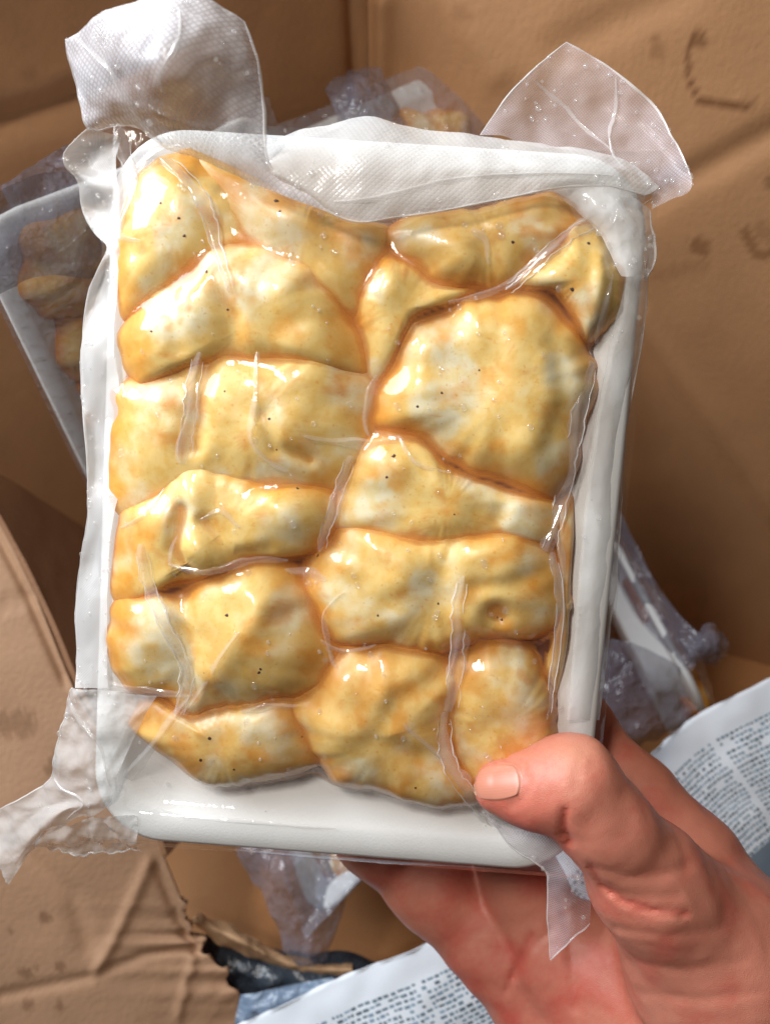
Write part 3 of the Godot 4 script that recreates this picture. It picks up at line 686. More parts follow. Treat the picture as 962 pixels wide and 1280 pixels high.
# ==================================================================== vacuum bag
const GX := 172
const GY := 237
const CELL := 0.001
var F := PackedFloat32Array()
var H := PackedFloat32Array()
var SAUCE := PackedFloat32Array()
func film_z(x: float, y: float) -> float:
	var fx := clampf(x / CELL + (GX - 1) * 0.5, 0.0, GX - 1.001); var fy := clampf(y / CELL + (GY - 1) * 0.5, 0.0, GY - 1.001)
	var i := int(fx); var j := int(fy); var k := j * GX + i
	return lerpf(lerpf(F[k], F[k + 1], fx - i), lerpf(F[k + GX], F[k + GX + 1], fx - i), fy - j)
func on_film(px: float, py: float, lift := 0.0) -> Vector3:
	var z := 0.01
	var p := T(px, py, z)
	for k in 3:
		z = film_z(p.x, p.y) + lift
		p = T(px, py, z)
	return p
func build_bag() -> void:
	var bag := thing("vacuum_bag", "clear embossed plastic vacuum bag wrapped tightly over the tray, wet with droplets", "plastic bag", TR)
	# film pressed over meat and lip
	for j in GY:
		var y := (j - (GY - 1) * 0.5) * CELL
		for i in GX:
			var x := (i - (GX - 1) * 0.5) * CELL
			var ex := absf(x) - TW * 0.5; var ey := absf(y) - TH * 0.5; var e := maxf(ex, ey)
			var base := -0.0035 if e < -0.011 else (0.0009 if e < -0.0015 else 0.0009 - (e + 0.0015) * 1.1)
			var k := j * GX + i
			H[k] = maxf(base, maxf(H[k] + 0.0004, SAUCE[k] + 0.0004))
	F = H.duplicate()
	for it in 16:
		var G := F.duplicate()
		for j in range(1, GY - 1):
			for i in range(1, GX - 1):
				var k := j * GX + i
				var a := 0.25 * (F[k - 1] + F[k + 1] + F[k - GX] + F[k + GX])
				G[k] = maxf(H[k], a)
		F = G
	var S2 := F.duplicate()      # soften the sheet
	for j in range(1, GY - 1):
		for i in range(1, GX - 1):
			var k := j * GX + i
			S2[k] = maxf(H[k] + 0.0001, 0.5 * F[k] + 0.125 * (F[k - 1] + F[k + 1] + F[k - GX] + F[k + GX]) + 0.0002)
	F = S2
	var v := PackedVector3Array(); var uv := PackedVector2Array()
	for j in GY:
		for i in GX:
			var x := (i - (GX - 1) * 0.5) * CELL; var y := (j - (GY - 1) * 0.5) * CELL
			v.append(Vector3(x, y, F[j * GX + i] + 0.00025 * absf(nz2.get_noise_2d(x * 50.0, y * 30.0)))); uv.append(Vector2(x, y) / 0.0016)
	part("front_film", mesh_of(v, grid_idx(GX, GY, 0, true), uv), M.film, bag)
	# back film, close behind the tray
	var b := sheet([[Vector3(-.083, -.116, -.006), Vector3(-.045, -.116, -.024), Vector3(.045, -.116, -.024), Vector3(.083, -.116, -.006)], [Vector3(-.083, -.08, -.012), Vector3(-.05, -.08, -.0275), Vector3(.05, -.08, -.0275), Vector3(.083, -.08, -.012)], [Vector3(-.083, .08, -.012), Vector3(-.05, .08, -.0275), Vector3(.05, .08, -.0275), Vector3(.083, .08, -.012)], [Vector3(-.083, .116, -.006), Vector3(-.045, .116, -.024), Vector3(.045, .116, -.024), Vector3(.083, .116, -.006)]], 10, 12)
	part("back_film", sheet_mesh(b), M.film, bag)
	# folds of slack film: [line in photo pixels, first and last width mm, height mm]
	var folds := [
		[V([200,200, 235,228, 258,262, 268,300, 282,340, 288,365]), 4.5, 1.2, 2.2],
		[V([822,236, 770,262, 722,288, 690,310, 650,350, 632,362]), 3.4, 2.0, 2.4],
		[V([700,305, 672,325, 640,350, 600,370, 560,378]), 1.4, 1.2, 1.0],
		[V([740,452, 728,500, 715,560, 702,620, 690,668, 686,690]), 3.0, 3.6, 2.4],
		[V([250,440, 240,490, 236,530, 228,580]), 2.6, 3.4, 1.8],
		[V([322,440, 320,500, 312,545, 330,572, 360,590]), 1.4, 1.0, 1.2],
		[V([380,545, 420,552, 460,556, 500,546]), 1.2, 2.4, 1.6],
		[V([500,546, 520,580, 560,590]), 1.2, 0.8, 0.8],
		[V([440,570, 425,610, 408,660, 400,690]), 2.6, 2.0, 1.2],
		[V([176,680, 186,730, 205,780, 226,820, 236,850]), 3.0, 2.4, 1.6],
		[V([135,810, 138,855, 180,862, 225,866]), 1.4, 1.4, 1.0],
		[V([236,820, 232,860, 222,900]), 4.5, 1.5, 1.6],
		[V([300,790, 270,830, 240,880, 228,896]), 1.2, 1.4, 1.2],
		[V([356,712, 385,716, 408,724]), 1.6, 1.6, 1.2],
		[V([580,720, 572,760, 572,800, 568,850, 560,890]), 2.2, 4.2, 2.0],
		[V([556,890, 556,930, 566,965, 590,1000, 622,1026, 680,1062]), 3.2, 4.0, 1.8],
		[V([430,740, 405,770, 412,815, 420,835]), 0.9, 0.9, 0.8],
		[V([505,905, 530,930, 556,950]), 0.9, 0.9, 0.7],
		[V([222,670, 212,700, 220,722]), 0.9, 0.9, 0.8],
		[V([250,650, 275,640, 300,660]), 1.2, 0.8, 0.7],
		[V([150,660, 180,645, 205,610]), 1.0, 0.8, 0.7],
		[V([590,285, 606,300, 612,330]), 1.4, 0.9, 1.0],
		[V([770,320, 758,370, 745,430]), 1.6, 1.2, 0.9],
		[V([300,890, 340,884, 372,882]), 1.6, 1.0, 0.8],
		[V([130,290, 150,296, 175,300]), 1.2, 0.9, 0.8],
		[V([92,866, 140,864, 190,868, 240,870]), 1.6, 1.2, 0.8],
		[V([150,160, 158,200, 166,240, 150,290]), 3.4, 2.0, 1.4],
		[V([236,872, 200,920, 160,970, 128,1010]), 1.4, 2.6, 1.4],
		[V([180,880, 150,930, 125,985]), 1.0, 1.6, 1.0],
		[V([690,690, 700,760, 690,850, 684,900]), 2.2, 1.2, 1.0],
		[V([470,470, 455,520, 462,545]), 1.4, 1.0, 0.9],
		[V([400,800, 430,815, 470,806]), 1.0, 0.8, 0.7],
		[V([210,705, 260,715, 320,700, 360,700]), 1.2, 1.6, 0.9],
		[V([186,1008, 240,1022, 330,1030, 420,1036]), 0.9, 0.9, 0.6],
		[V([696,660, 702,700, 704,740]), 1.2, 0.8, 0.7],
	]
	for f in folds:
		var pts := []
		for q in f[0]: pts.append(on_film(q.x, q.y, 0.0002))
		var crest := spline(pts, 7)
		part("film_fold", fold_mesh(crest, f[1] * 0.0021, f[2] * 0.0021, f[3] * 0.0008, Vector3(0, 0, 1), true), M.fold, bag)
		if f[1] > 2.0:      # the slack pressed flat leaves two sharp lines beside the crest
			for sgn in [-1.0, 1.0]:
				var side := PackedVector3Array()
				for i in range(2, crest.size() - 2):
					var dir := (crest[i + 1] - crest[i - 1]).normalized()
					side.append(crest[i] + dir.cross(Vector3(0, 0, 1)) * sgn * lerpf(f[1], f[2], float(i) / crest.size()) * (0.00065 + 0.0003 * nz.get_noise_1d(i * 0.3 + sgn * 9.0)) + Vector3(0, 0, 0.0003))
				part("crease", fold_mesh(side, 0.0006, 0.0005, 0.0004, Vector3(0, 0, 1), true), M.edge, bag)
	# the slack top of the bag, folded over: lobe at the left, milky band along the top edge, loose corner behind
	var lobe := sheet([
		[T(80, 50, .020), T(128, 20, .028), T(190, -8, .036), T(255, -4, .034), T(304, 28, .026)],
		[T(88, 88, .016), T(140, 72, .034), T(205, 62, .044), T(270, 58, .036), T(321, 72, .024)],
		[T(98, 124, .012), T(150, 112, .030), T(215, 118, .038), T(280, 118, .030), T(330, 135, .020)],
		[T(112, 158, .008), T(158, 146, .020), T(222, 168, .026), T(290, 186, .024), T(341, 212, .018)],
		[T(146, 152, .006), T(172, 158, .012), T(232, 193, .016), T(310, 226, .018), T(430, 273, .016)]], 14, 14, 0.0022, 45.0, 0.0024, 4.0)
	var lc := PackedColorArray()
	for j in lobe[2]:
		for i in lobe[1]:
			var e := minf(minf(i, lobe[1] - 1 - i), minf(j, lobe[2] - 1 - j)) / 10.0
			var q: Vector3 = lobe[0][j * lobe[1] + i]
			lc.append(Color(1, 1, 1, clampf(0.62 + 0.5 * exp(-e * 1.6) + 0.7 * nz.get_noise_2d(q.x * 26.0, q.y * 26.0), 0.45, 1.0)))
	lobe.append(lc)
	part("top_flap", sheet_mesh(lobe), M.flap, bag, "embossed translucent loose end of the bag")
	var back := sheet([
		[T(82, 50, .018), T(130, 24, .024), T(190, -2, .030), T(255, 2, .028), T(300, 32, .022)],
		[T(92, 90, .010), T(145, 85, .022), T(205, 80, .028), T(268, 80, .024), T(316, 90, .018)],
		[T(104, 128, .006), T(160, 138, .012), T(222, 150, .014), T(285, 165, .014), T(335, 180, .012)]], 14, 14, 0.002, 45.0, 0.0024, 24.0)
	part("top_flap_back", sheet_mesh(back), M.flap_shine, bag)
	var band := sheet([
		[T(330, 178, .002), T(400, 158, .003), T(462, 147, .006), T(540, 163, .005), T(630, 175, .004), T(720, 184, .004), T(785, 203, .003), T(822, 234, .002)],
		[T(335, 200, .014), T(400, 190, .016), T(465, 185, .018), T(545, 195, .016), T(632, 203, .014), T(718, 208, .012), T(775, 218, .008), T(818, 238, .004)],
		[T(341, 214, .019), T(395, 235, .019), T(465, 240, .019), T(548, 232, .017), T(634, 225, .015), T(712, 222, .013), T(768, 228, .009), T(812, 242, .005)],
		[T(341, 216, .016), T(430, 273, .0165), T(495, 271, .0160), T(560, 262, .0155), T(640, 246, .0145), T(700, 234, .0125), T(760, 232, .0095), T(806, 244, .0055)]], 12, 10, 0.0012, 50.0, 0.0024, 44.0)
	part("folded_band", sheet_mesh(band), M.band, bag, "milky hem of the bag folded down over the tray's top edge")
	var loose := sheet([
		[T(708, 52, -.016), T(762, 84, -.016), T(815, 130, -.014), T(844, 178, -.010), T(863, 216, -.006)],
		[T(668, 86, -.017), T(735, 118, -.020), T(795, 158, -.018), T(836, 200, -.012), T(862, 236, -.004)],
		[T(636, 118, -.016), T(705, 150, -.020), T(775, 186, -.016), T(822, 220, -.008), T(838, 250, -.001)],
		[T(600, 170, -.010), T(690, 186, -.012), T(768, 205, -.008), T(808, 232, -.002), T(814, 262, .001)]], 12, 12, 0.0025, 45.0, 0.0014, 64.0)
	part("loose_corner", sheet_mesh(loose), M.loose, bag, "clear pointed corner of the bag sticking out at the upper right")
	var puff := sheet([
		[T(690, 238, .008), T(735, 232, .010), T(778, 240, .008), T(812, 262, .003)],
		[T(720, 262, .007), T(752, 262, .012), T(788, 272, .010), T(819, 296, .001)],
		[T(748, 290, .007), T(772, 296, .010), T(796, 302, .008), T(818, 322, .000)],
		[T(776, 345, .008), T(788, 346, .009), T(800, 344, .006), T(808, 352, .000)]], 9, 9, 0.0014, 70.0, 0.0014, 74.0)
	part("corner_pleat", sheet_mesh(puff), M.corner, bag)
	# margins: outer edge line and the line where they leave the tray
	var left := sheet([
		[T(112, 158, .008), T(84, 186, .006), T(82, 206, .004), T(98, 226, .000), T(104, 262, -.003), T(119, 291, -.002), T(134, 312, .002), T(112, 360, .000), T(102, 430, -.002), T(102, 490, -.004), T(106, 540, -.002), T(110, 600, -.001), T(110, 640, -.001), T(102, 700, -.003), T(95, 750, -.004), T(96, 820, -.003), T(94, 860, .000)],
		[T(132, 165, .007), T(112, 188, .000), T(112, 210, -.001), T(118, 232, .002), T(126, 264, -.004), T(136, 290, .001), T(143, 312, .004), T(128, 360, -.003), T(118, 430, .002), T(120, 490, .000), T(122, 540, -.004), T(126, 600, -.002), T(126, 640, .001), T(118, 700, -.002), T(112, 750, .000), T(114, 820, .001), T(114, 860, .002)],
		[T(152, 172, .005), T(146, 192, .004), T(146, 212, .003), T(148, 236, .003), T(150, 266, .002), T(152, 292, .003), T(152, 314, .004), T(148, 360, .004), T(143, 430, .004), T(150, 490, .003), T(155, 540, .003), T(152, 600, .003), T(143, 640, .003), T(136, 700, .003), T(134, 750, .003), T(134, 820, .003), T(136, 860, .003)]], 8, 10, 0.0007, 70.0, 0.0013, 84.0)
	part("side_margin", sheet_mesh(left), M.margin, bag, "ruffled clear edge of the bag down the left side, beaded with droplets")
	var right := sheet([
		[T(818, 292, .000), T(810, 350, -.002), T(804, 420, -.003), T(792, 480, -.004), T(780, 540, -.006), T(777, 610, -.006), T(773, 680, -.006), T(764, 780, -.006), T(748, 900, -.006)],
		[T(804, 296, .004), T(796, 352, .004), T(786, 420, .004), T(775, 480, .003), T(764, 540, .003), T(757, 610, .003), T(750, 680, .003), T(742, 780, .003), T(730, 900, .003)],
		[T(786, 300, .006), T(780, 354, .006), T(764, 420, .006), T(752, 480, .005), T(742, 540, .005), T(733, 610, .004), T(726, 680, .004), T(718, 780, .004), T(708, 900, .004)]], 9, 8, 0.0009, 50.0, 0.0014, 94.0)
	part("side_margin", sheet_mesh(right), M.corner, bag)
	var ear := sheet([
		[T(94, 858, .002), T(86, 872, .000), T(76, 920, -.003), T(62, 972, -.006), T(30, 997, -.010), T(-12, 1018, -.016)],
		[T(116, 862, .005), T(110, 885, .004), T(104, 935, .003), T(98, 985, .001), T(60, 1008, -.008), T(-8, 1050, -.014)],
		[T(140, 866, .007), T(138, 890, .006), T(128, 945, .005), T(118, 1000, .003), T(70, 1020, -.002), T(2, 1085, -.012)],
		[T(196, 870, .012), T(176, 905, .006), T(150, 962, .004), T(130, 1014, .002), T(66, 1036, -.008), T(10, 1107, -.012)]], 12, 12, 0.0028, 55.0, 0.0014, 104.0)
	part("lower_corner", sheet_mesh(ear), M.corner, bag, "twisted pointed corner of the bag at the lower left")
	var frill := sheet([
		[T(32, 1056, -.010), T(70, 1036, -.006), T(105, 1024, -.002), T(140, 1018, .001), T(170, 1022, .002)],
		[T(48, 1060, -.014), T(80, 1052, -.008), T(112, 1044, -.008), T(142, 1044, -.002), T(172, 1046, .000)],
		[T(66, 1064, -.018), T(88, 1066, -.014), T(116, 1064, -.016), T(146, 1066, -.010), T(176, 1066, -.006)]], 12, 8, 0.003, 80.0, 0.0014, 114.0)
	part("frill", sheet_mesh(frill), M.corner, bag)
	var tail := sheet([
		[T(600, 1010, .003), T(640, 1036, .003), T(706, 1040, .002), T(736, 1078, .000), T(737, 1110, -.002), T(738, 1156, -.004)],
		[T(602, 1014, .004), T(640, 1046, .004), T(696, 1066, .004), T(712, 1100, .004), T(712, 1135, .001), T(712, 1178, -.001)],
		[T(606, 1018, .002), T(638, 1056, .001), T(680, 1088, .001), T(684, 1110, .000), T(685, 1150, -.003), T(688, 1201, -.005)]], 12, 10, 0.0012, 60.0, 0.0014, 124.0)
	part("lower_tail", sheet_mesh(tail), M.loose, bag, "thin pointed tail of the bag hanging over the palm below the thumb")
	for f in [[loose, 0.30, 0.05, 0.55, 0.95], [loose, 0.05, 0.45, 0.50, 0.75], [lobe, 0.10, 0.05, 0.42, 0.92], [lobe, 0.62, 0.10, 0.45, 0.50], [ear, 0.2, 0.1, 0.5, 0.9], [ear, 0.6, 0.05, 0.75, 0.95], [band, 0.15, 0.8, 0.85, 0.45]]:
		var pts := PackedVector3Array(); var cu: int = f[0][1]; var cv: int = f[0][2]
		for i in 24:
			var t := i / 23.0
			var gx := int(clampf(lerpf(f[1], f[3], t) + 0.02 * sin(t * 7.0), 0.0, 1.0) * (cu - 1)); var gy := int(lerpf(f[2], f[4], t) * (cv - 1))
			pts.append(f[0][0][gy * cu + gx] + Vector3(0, 0, 0.0004))
		var smooth := PackedVector3Array()
		for i in 24: smooth.append((pts[maxi(i - 2, 0)] + pts[maxi(i - 1, 0)] + pts[i] + pts[mini(i + 1, 23)] + pts[mini(i + 2, 23)]) / 5.0)
		part("crease", fold_mesh(smooth, 0.0022, 0.0012, 0.0007, Vector3(0, 0, 1), true), M.edge_soft, bag)
	# the cut or sealed edge of each loose piece, a little thicker
	for e in [[lobe, 0, 0, 1], [lobe, 1, 0, 1], [lobe, 1, 1, 1], [left, 0, 0, 1], [right, 0, 0, 1], [loose, 0, 0, 1], [loose, 1, 0, 1], [ear, 0, 0, 1], [ear, 1, 1, 1], [tail, 1, 1, 1], [tail, 0, 1, 1], [frill, 0, 1, 1], [puff, 1, 1, 1], [band, 0, 1, 1]]:
		var pts := PackedVector3Array(); var eu: int = e[0][1]; var ev: int = e[0][2]
		if e[1] == 0:
			for i in eu: pts.append(e[0][0][(ev - 1 if e[2] else 0) * eu + i])
		else:
			for j in ev: pts.append(e[0][0][j * eu + (eu - 1 if e[2] else 0)])
		part("film_edge", fold_mesh(pts, 0.0011, 0.0011, 0.0007, Vector3(0, 0, 1)), M.edge, bag)
	# water outside, bubbles inside
	var spots := []
	for i in 70:
		var p := Vector2(rng.randf_range(150, 690), rng.randf_range(250, 1040))
		spots.append([on_film(p.x, p.y, 0.0), rng.randf_range(0.00025, 0.0006)])
	for e in [[lobe, 26], [back, 14], [loose, 60], [left, 110], [ear, 26], [tail, 14], [band, 24], [puff, 16], [right, 12]]:
		var sv: PackedVector3Array = e[0][0]
		for i in e[1]: spots.append([sv[rng.randi() % sv.size()], rng.randf_range(0.0003, 0.0008) * (1.35 if rng.randf() < 0.15 else 1.0)])
	beads("water_droplets", spots, M.drop, bag, 0.6)
	spots = []
	for i in 90:
		var p := Vector2(rng.randf_range(150, 700), rng.randf_range(230, 990))
		spots.append([on_film(p.x, p.y, -0.0002), rng.randf_range(0.0004, 0.0012)])
	beads("air_bubbles", spots, M.bubble, bag, 0.4)
func beads(called: String, spots: Array, m: Material, parent: Node, flat: float) -> void:
	var ball := SphereMesh.new(); ball.radius = 1.0; ball.height = 2.0; ball.radial_segments = 14; ball.rings = 8
	var mm := MultiMesh.new(); mm.transform_format = MultiMesh.TRANSFORM_3D; mm.mesh = ball; mm.instance_count = spots.size()
	for i in spots.size():
		var r: float = spots[i][1]
		var b := Basis.from_scale(Vector3(r * rng.randf_range(0.75, 1.1), r * rng.randf_range(0.9, 1.4), r * flat)).rotated(Vector3(0, 0, 1), rng.randf_range(-0.6, 0.6))
		mm.set_instance_transform(i, Transform3D(b, spots[i][0] + Vector3(0, 0, r * flat * 0.45)))
	var o := MultiMeshInstance3D.new(); o.name = called; o.multimesh = mm; o.material_override = m
	parent.add_child(o, true); o.set_meta("kind", "stuff")

# ==================================================================== packs in the box behind
func back_pack(frame: Transform3D, label: String, sd: int, films: Array, k := 1.0) -> void:
	frame.basis = frame.basis * k
	var inv := frame.affine_inverse()
	var t := thing("meat_pack", label, "meat pack", frame, "sealed meat packs lying in the box")
	part("tray", tray_mesh(0.16, 0.22, 0.024, 72), M.foam, t)
	var r := RandomNumberGenerator.new(); r.seed = sd
	var spots := [Vector2(-.035, .07), Vector2(.033, .066), Vector2(-.03, .02), Vector2(.036, .012), Vector2(-.034, -.032), Vector2(.03, -.04), Vector2(-.026, -.078), Vector2(.034, -.08)]
	var keep := pieces; pieces = []
	for q in spots:
		var p := {"c": Vector3(q.x, q.y, 0.003), "rad": PackedFloat32Array(), "z0": -0.002, "h": r.randf_range(0.008, 0.012), "bumps": [], "lines": [], "rmax": 0.04, "seed": r.randf() * 90.0, "tone": 0.35, "specks": [], "amp": 1.0, "sauce": 0.35, "tilt": Vector2.ZERO}
		for i in NT:
			var a := TAU * i / NT
			p.rad.append(0.035 + 0.009 * nz3.get_noise_3d(cos(a) * 1.2, sin(a) * 1.2, p.seed))
		var o := part("meat_piece", piece_mesh(p, 10), M.meat, t)
		o.position = p.c
	pieces = keep
	var rows := []
	for j in 7:
		var row := []
		for i in 6:
			var x := lerpf(-.084, .084, i / 5.0); var y := lerpf(-.115, .115, j / 6.0)
			var e := maxf(absf(x) - .06, absf(y) - .09)
			row.append(Vector3(x, y, 0.0125 - maxf(0.0, e) * 0.36 + r.randf_range(-.0015, .0015)))
		rows.append(row)
	part("front_film", sheet_mesh(sheet(rows, 6, 6, 0.002, 50.0, 0.002, sd)), M.dim_film, t)
	for f in films:
		var rows2 := []
		for row in f:
			var o := []
			for p in row: o.append(inv * p)
			rows2.append(o)
		part("loose_film", sheet_mesh(sheet(rows2, 8, 8, 0.005, 40.0, 0.0016, sd + 50.0)), M.bag_film, t)
func frame_from(a: Vector3, b: Vector3, toward: Vector3, side: float, along := 0.5, out := Vector3(0, 0, 1)) -> Transform3D:   # a->b is one long edge of the pack, "toward" a direction across it
	var y := (b - a).normalized(); var x := (toward - y * toward.dot(y)).normalized(); var z := x.cross(y)
	if z.dot(out) < 0.0:
		y = -y; z = x.cross(y)
	return Transform3D(Basis(x, y, z), a.lerp(b, along) + x * side)
func build_back_packs() -> void:
	# two leaning at the left
	var f := frame_from(by_left_wall(-20, 310, .065), by_left_wall(124, 612, .06), by_left_wall(220, 330, .06) - by_left_wall(-20, 310, .06), 0.06, 0.52)
	var fl := []
	for row in [[[-40, 260], [10, 232], [60, 215], [120, 215]], [[-40, 310], [20, 285], [70, 275], [125, 270]], [[-40, 390], [25, 350], [80, 345], [125, 350]]]:
		var o := []
		for q in row: o.append(by_left_wall(q[0], q[1], 0.085 + 0.008 * sin(q[0] * 0.1)))
		fl.append(o)
	back_pack(f, "sealed meat pack leaning at the left, its pale tray edge lit", 5, [fl], 0.78)
	f = frame_from(by_left_wall(30, 250, .035), by_left_wall(150, 440, .03), by_left_wall(260, 250, .03) - by_left_wall(30, 250, .03), 0.06, 1.1)
	fl = []
	for row in [[[0, 235], [45, 205], [90, 180], [130, 170]], [[20, 270], [60, 240], [100, 225], [140, 220]], [[50, 310], [80, 290], [115, 280], [150, 280]]]:
		var o := []
		for q in row: o.append(by_left_wall(q[0], q[1], 0.05 + 0.01 * sin(q[0] * 0.09)))
		fl.append(o)
	back_pack(f, "sealed meat pack second from the left, mostly behind the held tray's bag", 8, [fl], 0.78)
	# one in the far corner
	f = frame_from(S(335, 178, .40), S(480, 115, .425), Vector3(0.3, -0.8, -0.1), 0.08, 0.3)
	back_pack(f, "sealed meat pack in the far corner of the box above the held tray", 12, [[[S(405, 110, .405), S(440, 85, .415), S(475, 88, .42)], [S(415, 130, .395), S(455, 105, .395), S(495, 130, .41)], [S(425, 160, .39), S(465, 150, .39), S(512, 165, .40)]]])
	# one at the right, on edge
	f = frame_from(S(752, 640, .55), S(862, 838, .46), Vector3(0.15, 0.1, -1.0), 0.08, 0.30, Vector3(1, 0.5, 0))
	back_pack(f, "sealed meat pack at the right below the box wall, with a curled bag corner", 15, [
		[[S(745, 600, .55), S(772, 640, .53), S(820, 730, .50), S(858, 778, .47), S(878, 795, .46)], [S(740, 640, .55), S(765, 670, .535), S(805, 745, .50), S(848, 795, .47), S(872, 812, .455)], [S(740, 690, .55), S(760, 710, .53), S(795, 770, .50), S(840, 818, .47), S(860, 838, .455)]],
		[[S(858, 800, .455), S(878, 782, .452), S(900, 786, .455), S(910, 806, .46)], [S(858, 820, .45), S(880, 804, .44), S(900, 806, .446), S(906, 822, .455)], [S(856, 836, .455), S(878, 832, .452), S(892, 832, .452), S(898, 834, .458)]],
		[[S(735, 790, .46), S(775, 800, .455), S(820, 815, .45), S(850, 836, .45)], [S(745, 850, .45), S(790, 860, .44), S(830, 865, .44), S(862, 870, .445)], [S(760, 905, .445), S(795, 922, .44), S(835, 910, .44), S(874, 886, .44)], [S(775, 935, .45), S(798, 935, .45), S(838, 915, .45), S(876, 888, .445)]]])
	# one below, only a corner shows
	f = frame_from(S(330, 1075, .50), S(352, 1155, .46), Vector3(0.5, 0.85, -0.2), 0.10, -0.9)
	back_pack(f, "sealed meat pack below the held tray, only a pointed bag corner showing", 18, [
		[[S(296, 1060, .46), S(345, 1050, .455), S(400, 1050, .455), S(450, 1070, .46)], [S(318, 1105, .455), S(358, 1100, .435), S(400, 1100, .45), S(436, 1110, .455)], [S(348, 1155, .45), S(370, 1150, .44), S(400, 1150, .446), S(425, 1150, .45)], [S(360, 1210, .45), S(372, 1212, .446), S(392, 1206, .446), S(408, 1198, .45)]]])

# ==================================================================== hand
var caps := []        # [a, b, ra, rb, group]
var hn := FastNoiseLite.new()
const THUMB := 0
const PALM := 1
const INDEX := 2
const RING := 3
const LITTLE := 4
func cap_chain(pts: Array, group: int) -> void:      # each: [px, py, depth, radius in px]
	for i in pts.size() - 1:
		var a: Array = pts[i]; var b: Array = pts[i + 1]
		caps.append([S(a[0], a[1], a[2]), S(b[0], b[1], b[2]), a[3] * a[2] / FPX, b[3] * b[2] / FPX, group])
func smin(a: float, b: float, k: float) -> float:
	var h := maxf(k - absf(a - b), 0.0) / k
	return minf(a, b) - h * h * k * 0.25
func cap_d(c: Array, p: Vector3) -> float:
	var ab: Vector3 = c[1] - c[0]
	var t := clampf((p - c[0]).dot(ab) / ab.length_squared(), 0.0, 1.0)
	return (p - c[0] - ab * t).length() - lerpf(c[2], c[3], t)
var grooves := []
func hand_d(p: Vector3, list: Array, detail := true) -> float:
	var g := [1.0, 1.0, 1.0, 1.0, 1.0]
	for c in list:
		var d := cap_d(c, p)
		g[c[4]] = smin(g[c[4]], d, 0.010)
	var fingers: float = minf(g[INDEX], smin(g[RING], g[LITTLE], 0.0025))
	var body: float = smin(g[PALM], fingers, 0.009)
	var d: float = smin(body, g[THUMB], 0.005)
	if detail and absf(d) < 0.004:
		var q := px_of(p)
		d += 0.0005 * hn.get_noise_3dv(p * 70.0)
		for gr in grooves:
			if (gr[3] == THUMB) != (g[THUMB] < body + 0.002): continue
			var e: float = seg_dist(q, gr[0]) / gr[1]
			if e < 2.5: d += gr[2] * exp(-e * e)
	return d
